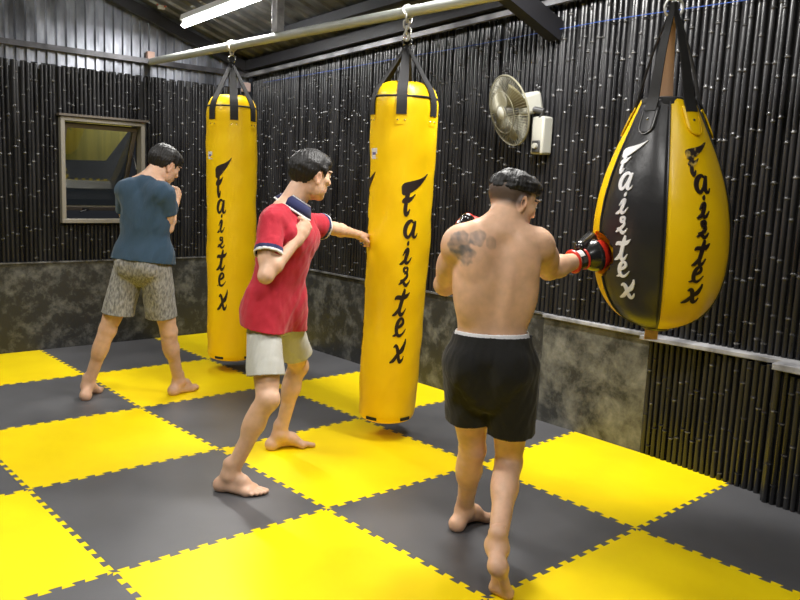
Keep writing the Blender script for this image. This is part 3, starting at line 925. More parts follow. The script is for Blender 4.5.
def hand_ops(w, d, n, sd, s, curl=(70, 95, 60), thumb='fist', h=.0):
    """w wrist, d towards the knuckles, n palm normal, sd thumb side; five separate fingers"""
    d = nrm(d); n = nrm(n - d * (n @ d)); sd = nrm(sd - d * (sd @ d) - n * (sd @ n)); ops = []; K = []
    A = np.array([d, sd, n])
    ops.append((cone(w - d * .01, w + d * .035 * s, .026 * s, .030 * s, n, .68), .02, 1, 0))
    ops.append((ell(w + d * .055 * s, A, np.array((.052, .040, .0165)) * s), .012, 1, 0))
    ops.append((ell(w + d * .045 * s + sd * .020 * s + n * .010 * s, A, np.array((.036, .018, .015)) * s), .010, 1, 0))
    ops.append((ell(w + d * .045 * s - sd * .022 * s + n * .008 * s, A, np.array((.036, .014, .013)) * s), .010, 1, 0))
    ax = np.cross(d, n)
    for k, (off, ln, dl) in enumerate(((.030, .074, .093), (.010, .082, .098), (-.010, .076, .093), (-.029, .060, .084))):
        p = w + (d * dl + sd * off) * s; dirn = rot(d, ax, 0); ang = 0
        rr = (.0098, .0100, .0096, .0086)[k] * s
        ops.append((sph(p, rr * 1.12), .008, 1, 0))
        for c, fr, r1 in zip(curl, (.46, .31, .23), (.97, .92, .82)):
            ang += c * (1 + .03 * (k - 1.5)); dirn = rot(d, ax, ang) + sd * (.02 * (1.5 - k))
            q = p + nrm(dirn) * ln * fr * s
            ops.append((cone(p, q, rr, rr * r1), .003, 1, 0)); p = q; rr *= .97
    t0 = w + (d * .022 + sd * .028 + n * .010) * s
    if thumb == 'fist':
        t1 = t0 + nrm(d * .75 + sd * .45 + n * .5) * .044 * s; t2 = t1 + nrm(d * .75 - sd * .25 + n * .65) * .032 * s; t3 = t2 + nrm(d * .25 - sd * .9 + n * .25) * .026 * s
    else:
        t1 = t0 + nrm(d * .75 + sd * .6 + n * .2) * .044 * s; t2 = t1 + nrm(d * .95 + sd * .25 + n * .2) * .032 * s; t3 = t2 + nrm(d) * .026 * s
    ops += [(cone(t0, t1, .0155 * s, .0125 * s), .010, 1, 0), (cone(t1, t2, .0118 * s, .0108 * s), .004, 1, 0), (cone(t2, t3, .0108 * s, .0088 * s), .004, 1, 0)]
    return ops


def foot_ops(ank, heel, ball, toe, med, s):
    """ball: centre of the forefoot, toe: toe direction, med: towards the big toe"""
    toe = nrm(toe); med = nrm(med - toe * (med @ toe)); up = np.cross(med, toe); up = up if up[2] > 0 else -up; ops = []
    ops.append((cone(ank + V(0, 0, .05), ank, .036 * s, .037 * s), .02, 1, 0))
    for sg, dz in ((1, .006), (-1, -.008)): ops.append((sph(ank + med * sg * .030 * s + V(0, 0, dz), .014 * s), .02, 1, 0))
    ops.append((sph(heel, .031 * s), .02, 1, 0))
    ops.append((cone(ank, heel, .034 * s, .028 * s), .025, 1, 0))
    bm = ball + med * .028 * s + up * .002; bl = ball - med * .030 * s - toe * .018 * s
    ops.append((cone(ank - V(0, 0, .01), ball * .55 + ank * .45 + up * .012 * s, .034 * s, .027 * s), .025, 1, 0))
    ops.append((cone(ball * .55 + ank * .45 + up * .008 * s, bm, .026 * s, .019 * s), .025, 1, 0))
    ops.append((cone(ball * .55 + ank * .45 + up * .004 * s, ball - med * .008 * s, .024 * s, .018 * s), .025, 1, 0))
    ops.append((cone(heel - med * .008, bl, .023 * s, .0165 * s), .03, 1, 0))
    ops.append((cone(bm, bl, .018 * s, .016 * s), .02, 1, 0))
    for off, ln, r, st in ((.027, .062, .0132, 0), (.007, .058, .0095, .002), (-.009, .052, .009, -.004), (-.023, .045, .0086, -.012), (-.036, .036, .0084, -.022)):
        p = ball + med * off * s + toe * st * s + up * .0; q = p + toe * ln * s - up * .004
        m = (p + q) / 2 + up * .004
        ops += [(cone(p, m, r * 1.05 * s, r * .95 * s), .008, 1, 0), (cone(m, q, r * .95 * s, r * s), .003, 1, 0)]
    return ops


def head_ops(c, hf, hu, s, neck):
    r, f, u = frame(hf, hu); A = np.array([r, f, u]); g = lambda x, y, z: c + (r * x + f * y + u * z) * s; o = []
    e = lambda p, q, k, sg=1: o.append((ell(p, A, np.array(q) * s), k, sg, 0))
    e(g(0, -.012, .030), (.076, .097, .086), .0)
    e(g(0, .022, -.020), (.064, .072, .086), .02)
    e(g(0, .030, -.070), (.050, .050, .042), .025)
    e(g(0, .066, -.098), (.022, .018, .016), .02)          # chin
    for sg in (-1, 1):
        e(g(sg * .048, .005, -.062), (.016, .034, .034), .025)  # jaw corner
        e(g(sg * .044, .060, -.018), (.022, .020, .016), .02)   # cheek bone
        e(g(sg * .031, .098, .010), (.020, .016, .013), .012, -1)  # eye socket
        e(g(sg * .031, .080, .008), (.0135, .0125, .0115), .004)   # eyeball and lids
        e(g(sg * .030, .088, .028), (.022, .010, .007), .010)      # brow ridge
    o.append((cone(g(0, .090, .016), g(0, .108, -.022), .009 * s, .0125 * s), .012, 1, 0))
    for sg in (-1, 1): e(g(sg * .012, .098, -.026), (.009, .011, .008), .008)
    e(g(0, .086, -.054), (.024, .012, .007), .006); e(g(0, .085, -.065), (.021, .012, .008), .006)
    e(g(0, .100, -.0595), (.024, .008, .0016), .002, -1)
    for sg in (-1, 1):
        B = np.array([r * sg * .93 - f * .35, f * .93 + r * sg * .35, u]); B = np.array([nrm(B[0]), nrm(B[1] - u * 0), nrm(B[2])])
        p = g(sg * .078, -.008, -.010)
        o.append((ell(p, B, np.array((.0085, .019, .032)) * s), .006, 1, 0))
        o.append((ell(p + r * sg * .010 * s + f * .003 * s, B, np.array((.007, .010, .020)) * s), .005, -1, 0))
        o.append((ell(p - u * .030 * s + f * .002, B, np.array((.007, .009, .010)) * s), .006, 1, 0))
    return o, (r, f, u, g)


SKIN = {}
def skin_mat(name):
    m = mat(name, (.5, .3, .2), .48, spec=.4)
    b = m.node_tree.nodes['Principled BSDF']; b.inputs['Subsurface Weight'].default_value = .12; b.inputs['Subsurface Radius'].default_value = (.012, .005, .003); b.inputs['Subsurface Scale'].default_value = .6
    attr_col(m, 'Col', .09, 25.); bump(m, 240, .10, .0012, 3); return m


M['skin'] = skin_mat('skin')
M['hair'] = mat('black_hair', (.010, .009, .009), .55, spec=.4)
bump(M['hair'], 150, .7, .004, 5, (1, 1, .2))
HS = .0042


def person(name, label, J, s, hf, hu, feet, hands, skin, fade=False, tattoo=False, lean_arm=None, deep=True, bk=1., sbk=None):
    """J: joints (world). returns root, field data used for dressing"""
    hip = (J['hipL'] + J['hipR']) / 2; up = nrm(J['neck'] - hip)
    rs = nrm(J['shR'] - J['shL']); rs = nrm(rs - up * (rs @ up)); fw = np.cross(up, rs)       # fw: where the chest points
    rh = nrm(J['hipR'] - J['hipL']); rh = nrm(rh - up * (rh @ up)); fh = np.cross(up, rh)
    H = np.linalg.norm(J['neck'] - hip); hk = .4 + .6 * min(bk, 1.)
    rw = nrm(rs + rh); fwst = np.cross(up, rw)
    T = []
    def tor(q, r, f): return hip + up * q * H
    A_h = np.array([rh, fh, up]); A_s = np.array([rs, fw, up]); A_w = np.array([rw, fwst, up])
    at = lambda q, A, x=0, y=0: hip + up * q * H + A[0] * x * s + A[1] * y * s
    T.append((ell(at(.06, A_h, 0, -.005), A_h, np.array((.150, .105, .125)) * s * hk), 0., 1, 0))
    T.append((cone(at(.05, A_h), at(.40, A_w), .135 * s * hk, .124 * s * hk, A_w[1], .72), .05, 1, 0))
    T.append((cone(at(.38, A_w), at(.62, A_s), .124 * s * hk, .138 * s * hk, A_s[1], .70), .05, 1, 0))
    T.append((ell(at(.62, A_s, 0, .0), A_s, np.array((.150 * bk, .108, .205)) * s), .04, 1, 0))
    for sg in (-1, 1):
        sh = J['shR'] if sg > 0 else J['shL']
        T.append((ell(at(.03, A_h, sg * .068, -.062), A_h, np.array((.078, .066, .085)) * s * hk), .03, 1, 0))      # glutes
        T.append((ell(at(.60, A_s, sg * .098, -.030), A_s, np.array((.060, .062, .150)) * s * bk), .03, 1, 0))      # lats
        T.append((ell(at(.80, A_s, sg * .090, -.070), np.array([nrm(rs + up * sg * .3), fw, nrm(up - rs * sg * .3)]), np.array((.055, .035, .085)) * s * bk), .03, 1, 0))   # shoulder blade
        T.append((ell(at(.72, A_s, sg * .075, .075), A_s, np.array((.072, .035, .060)) * s), .03, 1, 0))       # chest
        T.append((cone(at(.95, A_s, sg * .03, -.02), sh - rs * sg * .02 + up * .012, .052 * s * bk, .044 * s * bk), .04, 1, 0))
        T.append((cone(at(.80, A_s, sg * .04, 0), sh - rs * sg * .03, .07 * s * bk, .058 * s * bk), .04, 1, 0))
    NK = cone(J['neck'] - up * .02 * s - fw * .01, J['head'] - hf * .012 * s - nrm(J['head'] - J['neck']) * .03, .056 * s, .053 * s)
    T.append((NK, .035, 1, 0)); nT = len(T)
    for sg in (-1, 1): T.append((cone(J['head'] * .45 + J['neck'] * .55 - fw * .022 * s, at(.96, A_s, sg * .085, -.025), .030 * s, .030 * s), .045, 1, 0))   # trapezius
    if deep:
        T.append((cone(at(.18, A_h, 0, -.118), at(.90, A_s, 0, -.128), .012 * s, .012 * s), .05, -1, 0))       # spine furrow
    ARM = {}; LEG = {}; body = list(T)
    for S, sg in (('L', -1), ('R', 1)):
        sh, el, wr = J['sh' + S], J['el' + S], J['wr' + S]
        a = []
        d1 = nrm(el - sh); d2 = nrm(wr - el); bend = nrm(np.cross(d1, d2)); fr = nrm(np.cross(bend, d1))
        a.append((ell(sh + d1 * .02 * s, np.eye(3), np.array((.060,) * 3) * s * bk), .04, 1, 0))
        a.append((cone(sh, sh * .45 + el * .55, .052 * s * bk, .050 * s * bk), .03, 1, 0))
        a.append((cone(sh * .5 + el * .5, el, .049 * s * bk, .040 * s * bk), .03, 1, 0))
        a.append((cone(sh * .65 + el * .35 + fr * .014, sh * .3 + el * .7 + fr * .012, .038 * s * bk, .034 * s * bk), .03, 1, 0))
        a.append((cone(sh * .6 + el * .4 - fr * .014, sh * .3 + el * .7 - fr * .012, .036 * s * bk, .032 * s * bk), .03, 1, 0))
        up_arm = list(a)
        a.append((cone(el, el * .72 + wr * .28, .039 * s * bk, .043 * s * bk), .025, 1, 0))
        a.append((cone(el * .72 + wr * .28, wr, .043 * s * bk, .0275 * s * bk), .02, 1, 0))
        ARM[S] = up_arm; body += a
        hp, kn, an = J['hip' + S], J['knee' + S], J['ank' + S]
        l = []; t1 = nrm(kn - hp); t2 = nrm(an - kn); fl = nrm(fh - t1 * (fh @ t1)); fc = nrm(feet[S]['toe'] - t2 * (feet[S]['toe'] @ t2))
        l.append((cone(hp + up * .02, hp * .45 + kn * .55, .088 * s * hk, .070 * s * hk), .04, 1, 0))
        l.append((cone(hp * .45 + kn * .55, kn, .070 * s * hk, .051 * s), .03, 1, 0))
        l.append((cone(hp * .6 + kn * .4 + fl * .02, hp * .2 + kn * .8 + fl * .01, .062 * s * hk, .045 * s), .03, 1, 0))
        thigh = list(l)
        l.append((sph(kn + fl * .012 * s, .047 * s), .02, 1, 0))
        l.append((cone(kn, kn * .68 + an * .32, .048 * s * hk, .047 * s * hk), .03, 1, 0))
        l.append((cone(kn * .68 + an * .32, an, .047 * s * hk, .0335 * s), .03, 1, 0))
        l.append((cone(kn * .85 + an * .15 - fc * .014 * s, kn * .58 + an * .42 - fc * .012 * s, .044 * s * hk, .036 * s * hk), .03, 1, 0))
        for q in (-1, 1): l.append((ell(kn * .72 + an * .28 - fc * .022 * s + np.cross(fc, t2) * q * .016 * s, np.array([nrm(np.cross(fc, t2)), fc, t2]), np.array((.026, .030, .085)) * s), .02, 1, 0))
        LEG[S] = thigh; body += l
        F = feet[S]; body += foot_ops(an, F['heel'], F['ball'], F['toe'], F['med'], s)
        h_ = hands[S]; body += hand_ops(wr, h_['d'], h_['n'], h_['sd'], s * .98, h_.get('curl', (75, 95, 60)), h_.get('thumb', 'fist'))
    ho, (hr, hff, huu, g) = head_ops(J['head'], hf, hu, s, None); body += [(p, k if i else .02, sg, z) for i, (p, k, sg, z) in enumerate(ho)]
    F = Field(body, HS)
    F.fn(lambda f, P: np.maximum(f, .0015 - P[..., 2]))
    vs, fa = F.mesh(2)
    # true surface colours
    col = np.tile(np.array(skin), (len(vs), 1))
    q = (vs - J['head']) @ np.array([hr, hff, huu]).T / s
    def blend(mask, c):
        m = np.clip(mask, 0, 1)[:, None]; col[:] = col * (1 - m) + np.array(c) * m
    hd = np.linalg.norm(q, axis=1) < .16
    blend(hd * (np.hypot(q[:, 0] / .024, (q[:, 2] + .059) / .012) < 1) * (q[:, 1] > .075), np.array(skin) * (.85, .5, .5))
    for sg in (-1, 1):
        ex = np.hypot((q[:, 0] - sg * .031) / .0125, (q[:, 2] - .008) / .0055)
        blend(hd * (ex < 1) * (q[:, 1] > .06), (.7, .68, .65)); blend(hd * (np.hypot(q[:, 0] - sg * .032, q[:, 2] - .008) < .0055) * (q[:, 1] > .06), (.015, .01, .008))
        blend(hd * (np.hypot((q[:, 0] - sg * .031) / .022, (q[:, 2] - .029 + .25 * abs(q[:, 0] - sg * .03)) / .0045) < 1) * (q[:, 1] > .06), (.02, .015, .012))
        blend(hd * np.clip(1.2 - np.hypot((q[:, 0] - sg * .078) / .02, np.hypot(q[:, 1] + .01, q[:, 2] + .01) / .035), 0, 1) * .35, np.array(skin) * (1.05, .7, .65))
    if fade:   # shaved sides: dark stubble under the long top
        lim = np.where(q[:, 1] < .03, -.045 + .055 * np.clip((q[:, 1] + .02) / .05, 0, 1), .03)
        m = hd * np.clip((q[:, 2] - lim) / .03, 0, 1) * (q[:, 1] < .062) * (np.abs(q[:, 0]) < .0825)
        blend(m * .9, (.03, .025, .023))
    if tattoo:
        for cpt, rad_, st in tattoo:
            dd = np.linalg.norm(vs - cpt, axis=1); n_ = wob(vs, 60, 5) * .5 + wob(vs, 130, 9) * .5
            blend((dd < rad_ * 1.5) * np.clip((1 - dd / rad_ + n_ * .38) * 6, 0, 1) * st * np.clip(.75 + .35 * wob(vs, 190, 3), 0, 1), (.10, .115, .125))
    base = V(*(.5 * (J['ankL'] + J['ankR'])[:2]), 0)
    root = np_mesh(name, vs, fa, M['skin'], None, base, col=col); root.location = base
    tag(root, label, 'person')
    return dict(root=root, base=base, bk=bk, nT=nT, T=T, ARM=ARM, LEG=LEG, NK=NK, hip=hip, up=up, rs=rs, fw=fw, rh=rh, fh=fh, H=H, s=s, J=J, g=g, hd=(hr, hff, huu), A_h=A_h, A_s=A_s, A_w=A_w, at=at)


def garment(Bd, name, ops, cuts, m, wr=None, h=None, solid=.004, mi_fn=None, mats=None, bound=None):
    h = h or HS; F = Field(ops, h, bound=bound)
    if wr: F.fn(lambda f, P: np.where(f < .04, f + wr(P), f))
    cuts = [c if isinstance(c, tuple) else (c, True, None) for c in cuts]
    for c, ap, _ in cuts:
        if ap: F.fn(lambda f, P: np.maximum(f, c(P)))
    vs, fa = F.mesh(2); cen = vs[fa].mean(1)
    fn_ = np.cross(vs[fa[:, 2]] - vs[fa[:, 0]], vs[fa[:, 3]] - vs[fa[:, 1]]); fn_ /= np.linalg.norm(fn_, axis=1)[:, None] + 1e-12
    kill = np.zeros(len(fa), bool)
    for c, ap, n_ in cuts:
        d = np.abs(c(vs)) < h * .7; k_ = d[fa].sum(1) >= 4
        if n_ is not None: k_ &= np.abs(fn_ @ n_) > .75
        kill |= k_
    fa = fa[~kill]; cen = cen[~kill]
    return np_mesh(name, vs, fa, mats or m, Bd['root'], Bd['base'], mi=mi_fn(cen) if mi_fn else None, solid=solid)


def hair(Bd, style):
    hr, hf, hu = Bd['hd']; g = Bd['g']; s = Bd['s']; A = np.array([hr, hf, hu]); c = Bd['J']['head']
    top = ell(g(0, -.012, .030), A, np.array((.078, .100, .087)) * s)
    if style == 'bowl':
        ops = [(top, 0, 1, .009 * s)]
        ops.append((ell(g(0, .040, .062), A, np.array((.066, .060, .046)) * s), .02, 1, 0))
    else:
        ops = [(ell(g(0, -.006, .042), A, np.array((.077, .098, .074)) * s), 0, 1, .007 * s), (ell(g(0, .050, .070), A, np.array((.062, .054, .044)) * s), .02, 1, 0)]
    def wr(P):
        q = (P - c) @ A.T / s; az = np.arctan2(q[..., 0], q[..., 1] - .02); el = q[..., 2]
        return (.0022 if style == 'bowl' else .0050) * wob(P, 110, 7) + .0011 * np.sin(az * 43 + 5 * np.sin(el * 30)) + .0008 * np.sin(az * 71 + 8 * np.sin(el * 24 + 1)) + .0035 * wob(P, 42, 2)
    def cut(P):
        q = (P - c) @ A.T / s; x, y, z = q[..., 0], q[..., 1], q[..., 2]
        jag = (.006 * np.sin(np.arctan2(x, y) * 34) + .004 * np.sin(np.arctan2(x, y) * 61 + 2)) * (1. if style == 'bowl' else .0)
        if style == 'bowl':
            # lower limit of the hair: nape behind, over the ear at the side, fringe in front
            lim = np.interp(y, [-.12, -.055, -.035, .0, .02, .035, .055, .12], [-.072, -.068, -.030, .022, .022, -.005, .036, .040])
        else:
            lim = np.interp(y, [-.12, -.06, .0, .05, .09, .12], [.016, .022, .032, .044, .050, .050])
        return ((lim + jag) - z) * .8 * s
    F = Field(ops, .0036); F.fn(lambda f, P: np.where(f < .03, f + wr(P), f)); F.fn(lambda f, P: -smin(-f, -cut(P), .010))
    vs, fa = F.mesh(1)
    return np_mesh('hair', vs, fa, M['hair'], Bd['root'], Bd['base'])


def plane(p, n):
    p = np.array(p, float); n = nrm(n); return lambda P: (P - p) @ n


def shorts(Bd, m, hemL, hemR, waist, flare, infl, wrk, drape=None, top=.090, inset=0.):
    J = Bd['J']; s = Bd['s']; ops = []
    for o in Bd['T'][:2]: ops.append((o[0], .05, 1, infl))
    for o in Bd['T'][4:]:
        pass
    for p, k, sg, _ in Bd['T']:
        if p.kind == 'ell' and np.linalg.norm(p.c - Bd['at'](.03, Bd['A_h'], 0, -.06)) < .08 * s: ops.append((p, .04, 1, infl))
    cut = [plane(Bd['at'](waist, Bd['A_h']), Bd['up'])]
    if drape: ops.append((cone(Bd['at'](.22, Bd['A_h']), Bd['at'](-.03, Bd['A_h'], 0, -.008), drape[0] * s, drape[1] * s, Bd['fh'], .74), .03, 1, 0))
    pl = []
    for S, hem in (('L', hemL), ('R', hemR)):
        hp, kn = J['hip' + S], J['knee' + S]; t = nrm(kn - hp); e = hp + t * hem * np.linalg.norm(kn - hp) + Bd['rh'] * (inset if S == 'L' else -inset); t = nrm(e - hp)
        ops.append((cone(hp + Bd['up'] * .01, e + t * .06, top * s + infl * .4, flare * s), .022 if drape else .014, 1, 0))
        pl.append((hp, e, nrm(t * .65 + V(0, 0, -1) * .55)))
    if drape: ops.append((cone(Bd['at'](.02, Bd['A_h'], 0, -.150), Bd['at'](-.45, Bd['A_h'], .005, -.09), .010, .045, None), .05, -1, 0))
    def hemcut(P):
        dL = np.linalg.norm(np.cross(P - pl[0][0], nrm(pl[0][1] - pl[0][0])), axis=-1); dR = np.linalg.norm(np.cross(P - pl[1][0], nrm(pl[1][1] - pl[1][0])), axis=-1)
        a = (P - pl[0][1]) @ pl[0][2]; b = (P - pl[1][1]) @ pl[1][2]
        return np.where(dL < dR, a, b)
    return garment(Bd, 'shorts', ops, cut + [hemcut], m, wrk)


def cloth(name, c1, c2, scale=500., rough=.85, lo=.4, hi=.6, stretch=None):
    m = mat(name, c1, rough, spec=.25); noise_col(m, c1, c2, scale, 3, lo, hi, stretch); m.node_tree.nodes['Principled BSDF'].inputs['Sheen Weight'].default_value = .12
    bump(m, 420, .25, .0012, 2); return m


M['bluetee'] = cloth('blue_cotton', (.026, .055, .092), (.034, .068, .108))
M['redpolo'] = cloth('red_pique', (.40, .016, .032), (.48, .024, .045))
M['navy'] = cloth('navy_rib', (.018, .022, .085), (.03, .035, .11))
M['whiterib'] = cloth('white_rib', (.7, .7, .72), (.8, .8, .8))
M['heather'] = cloth('grey_heather', (.13, .13, .125), (.34, .335, .32), 95, .9, .35, .65, (1, 1, .35))
M['paleshort'] = cloth('pale_grey_cotton', (.42, .425, .39), (.48, .48, .445))
M['blackshort'] = cloth('black_polyester', (.010, .010, .010), (.016, .016, .016), rough=.9)


def tshirt(Bd, m, hemq, sl, infl, loose, wrk, mi_fn=None, mats=None, sleeve_r=.078, hem_tilt=(0, 0), neck_r=.064, ratio=.78, lean=0., hipr=.094):
    J = Bd['J']; s = Bd['s']; at = Bd['at']; up = Bd['up']; bk = Bd['bk']; ops = []
    for p, k, sg, _ in Bd['T'][:Bd['nT'] - 1]:
        if sg < 0: continue
        ops.append((p, max(k, .05), 1, infl))
    ops.append((cone(at(.62, Bd['A_s']), at(hemq - .10, Bd['A_h'], 0, lean), .150 * s * bk + infl * .6, .150 * s * bk + loose, nrm(Bd['fw'] + Bd['fh']), ratio), .06, 1, 0))
    for S in 'LR':
        hp, kn = J['hip' + S], J['knee' + S]; ops.append((cone(hp + up * .09, hp + nrm(kn - hp) * .10, hipr * s, (hipr + .006) * s), .06, 1, 0))
    pl = []
    for S, sg in (('L', -1), ('R', 1)):
        sh, el = J['sh' + S], J['el' + S]; d = nrm(el - sh); L = np.linalg.norm(el - sh); e = sh + d * L * sl
        ops.append((sph(sh + d * .012, .052 * s * bk + infl * .6), .04, 1, 0))
        c = cone(sh + d * .01, e + d * .06, .058 * s * bk + infl * .8, sleeve_r * s); c.clip = (e, d)
        cf = cone(c.a, c.b, c.ra, c.rb); ops.append((c, .014, 1, 0)); pl.append((sh, e, d, cf))
    hem_p = at(hemq, Bd['A_h']); hem_n = nrm(-up + Bd['fh'] * hem_tilt[0] + Bd['rh'] * hem_tilt[1])
    nk = Bd['NK']; na = nk.a - up * .005; nb = nk.b + (nk.b - nk.a) * .3
    neckhole = cone(na, nb, neck_r * s, neck_r * 1.1 * s)
    def slk(k):
        sh, e, d, cf = pl[k]
        def c(P): return np.where(cf.ev(P) < -.0035, (P - e) @ d, -.5)
        return c
    cuts = [(plane(hem_p, hem_n), True, hem_n), (lambda P: -neckhole.ev(P), True, None), (slk(0), False, pl[0][2]), (slk(1), False, pl[1][2])]
    o = garment(Bd, 'shirt', ops, cuts, m, wrk, mi_fn=mi_fn(pl) if mi_fn else None, mats=mats)
    return o, pl, neckhole
# ------------------------------------------------------------------ the three people
Z = V(0, 0, 1)


def folds(amp, freq, seed, dirn=(0, 0, 1), sq=.45):
    d = nrm(dirn)
    def w(P):
        Q = P - (P @ d)[..., None] * d * (1 - sq)
        return amp * wob(Q, freq, seed) + amp * .5 * wob(Q, freq * 2.1, seed + 9)
    return w


# --- person by the window
J1 = dict(hipL=V(1.002, -.817, .889), hipR=V(1.106, -.972, .883), kneeL=V(.880, -.738, .472), kneeR=V(1.214, -.930, .463), ankL=V(.795, -.615, .085), ankR=V(1.335, -.83, .085),
          shL=V(.990, -.772, 1.384), shR=V(1.140, -1.050, 1.370), elL=V(1.059, -.645, 1.146), wrL=V(1.22, -.60, 1.33), elR=V(1.185, -.975, 1.152), wrR=V(1.325, -.80, 1.308),
          neck=V(1.117, -.883, 1.458), head=V(1.208, -.880, 1.553))
f1 = nrm(V(.62, .78, 0)); f1r = nrm(V(.93, .25, 0))
p1 = person('person', 'person in blue T-shirt and grey marl shorts, fists raised, in front of the window', J1, 1.04, nrm(V(.90, .16, -.42)), nrm(V(.25, 0, 1)),
            dict(L=dict(heel=V(.762, -.665, .030), ball=V(.872, -.527, .018), toe=f1, med=V(.78, -.62, 0)), R=dict(heel=V(1.285, -.848, .030), ball=V(1.447, -.80, .018), toe=f1r, med=V(-.25, .93, 0))),
            dict(L=dict(d=V(.45, -.05, .8), n=V(.47, -.88, .1), sd=V(-.7, -.4, .6)), R=dict(d=V(.40, .35, .8), n=V(-.47, .88, .1), sd=V(-.7, -.3, .6))), (.62, .385, .26), bk=.84)
hair(p1, 'bowl')
shorts(p1, M['heather'], .74, .76, .12, .098, .013, folds(.0035, 60, 3), top=.088, inset=.032)
tshirt(p1, M['bluetee'], .08, .56, .010, .040, folds(.0042, 52, 11, (.35, 0, 1), .45), sleeve_r=.066, ratio=.74, lean=-.01, hipr=.104)

# --- person in the red polo
J2 = dict(hipR=V(.962, -2.482, .824), hipL=V(1.112, -2.452, .804), kneeR=V(.881, -2.669, .459), kneeL=V(1.345, -2.246, .481), ankR=V(.75, -2.56, .085), ankL=V(1.275, -2.185, .085),
          shR=V(.956, -2.560, 1.300), shL=V(1.245, -2.408, 1.276), elL=V(1.49, -2.345, 1.243), wrL=V(1.695, -2.283, 1.206), elR=V(.862, -2.664, 1.050), wrR=V(1.055, -2.642, 1.218),
          neck=V(1.120, -2.508, 1.38), head=V(1.197, -2.528, 1.522))
t2r = nrm(V(.61, -.79, 0)); t2l = nrm(V(.95, -.31, 0))
p2 = person('person', 'person in red polo shirt and pale shorts, left fist touching the nearer cylinder bag', J2, 1.02, nrm(V(.96, -.04, -.12)), nrm(V(.12, .0, 1)),
            dict(R=dict(heel=V(.719, -2.526, .030), ball=V(.812, -2.655, .018), toe=t2r, med=V(.79, .61, 0)), L=dict(heel=V(1.232, -2.172, .030), ball=V(1.392, -2.225, .018), toe=t2l, med=V(-.31, -.95, 0))),
            dict(L=dict(d=V(.94, .32, -.08), n=V(-.05, .1, -1), sd=V(.3, -.95, 0)), R=dict(d=V(.55, .12, .80), n=V(.1, .95, 0), sd=V(-.75, 0, .6))), (.66, .42, .29), bk=.80)
hair(p2, 'bowl')
shorts(p2, M['paleshort'], .73, .72, -.02, .094, .008, folds(.0032, 58, 4), top=.070)


def polo_bands(pl):
    def f(c):
        mi = np.zeros(len(c), int)
        for sh, e, d, cf in pl:
            a = (c - e) @ d; near = np.abs(cf.ev(c)) < .007
            mi[near & (a > -.030) & (a < .004)] = 1; mi[near & (a > -.011) & (a < .004)] = 2
        return mi
    return f


o2, pl2, nh2 = tshirt(p2, M['redpolo'], -.10, .62, .011, .024, folds(.0045, 50, 21, (.45, 0, 1), .45), ratio=.70, lean=-.03, hipr=.094, mi_fn=polo_bands, mats=[M['redpolo'], M['navy'], M['whiterib']], sleeve_r=.072)
mb = MB(); ax = nrm(nh2.b - nh2.a); cc = nh2.a + ax * .022 + p2['fw'] * .008; ax = nrm(ax + p2['fw'] * .15)
mb.revolve([(.108, -.030), (.105, -.021)], cc, ax, 40, 1); mb.revolve([(.105, -.021), (.086, .010), (.071, .030)], cc, ax, 40, 0)
mb.revolve([(.071, .030), (.068, .036)], cc, ax, 40, 1); mb.revolve([(.068, .036), (.064, .034), (.064, .0)], cc, ax, 40, 0)
k2 = mb.build('collar', [M['navy'], M['whiterib']], p2['root'], org=p2['base']); k2['label'] = 'navy collar with white tipping'
sm = k2.modifiers.new('solid', 'SOLIDIFY'); sm.thickness = .003

# --- shirtless person
J3 = dict(hipL=V(1.114, -3.728, .81), hipR=V(1.219, -3.867, .804), kneeL=V(1.241, -3.663, .427), kneeR=V(1.313, -3.799, .397), ankL=V(1.372, -3.52, .085), ankR=V(1.045, -3.989, .188),
          shL=V(1.046, -3.715, 1.291), shR=V(1.308, -3.871, 1.289), elL=V(1.150, -3.546, 1.106), wrL=V(1.322, -3.463, 1.25), elR=V(1.514, -3.779, 1.179), wrR=V(1.731, -3.784, 1.214),
          neck=V(1.177, -3.781, 1.358), head=V(1.262, -3.775, 1.452))
t3r = nrm(V(.9, .4, 0)); t3l = nrm(V(1, .06, 0)); dR = nrm(V(.93, -.25, .22)); dL = nrm(V(.6, .1, .78))
sk3 = (.74, .46, .305)
p3 = person('person', 'shirtless person with shoulder tattoo in black shorts, glove punching the teardrop bag', J3, 1.0, nrm(V(.94, -.24, -.30)), nrm(V(.25, 0, 1)),
            dict(R=dict(heel=V(.985, -4.045, .150), ball=V(1.062, -4.012, .019), toe=t3r, med=V(-.4, .9, 0)), L=dict(heel=V(1.325, -3.525, .030), ball=V(1.492, -3.515, .018), toe=t3l, med=V(.06, -1, 0))),
            dict(R=dict(d=dR, n=V(.1, .95, -.3), sd=V(-.1, .3, 1)), L=dict(d=dL, n=V(.3, -.95, 0), sd=V(-.7, 0, .6))), sk3, fade=True, bk=1.07,
            tattoo=[(V(1.005, -3.755, 1.292), .052, .75), (V(1.02, -3.77, 1.255), .045, .7), (V(1.045, -3.80, 1.315), .036, .65), (V(1.08, -3.84, 1.302), .026, .34)])
hair(p3, 'top')
shorts(p3, M['blackshort'], .60, .64, .250, .099, .010, folds(.0036, 58, 6), drape=(.148, .154), top=.097)
wops = [(o[0], .05, 1, .011) for o in p3['T'][:2]]
wb_ = garment(p3, 'waistband', wops, [plane(p3['at'](.272, p3['A_h']), p3['up']), plane(p3['at'](.225, p3['A_h']), -p3['up'])], M['whiterib'], solid=.002)
wb_['label'] = 'white waistband edge'

M['gblack'] = mat('glossy_black_leather', (.014, .014, .015), .2, spec=.6, coat=.5)
M['gred'] = mat('red_leather', (.62, .028, .012), .35)
M['gwhite'] = mat('white_patch', (.75, .75, .72), .5)


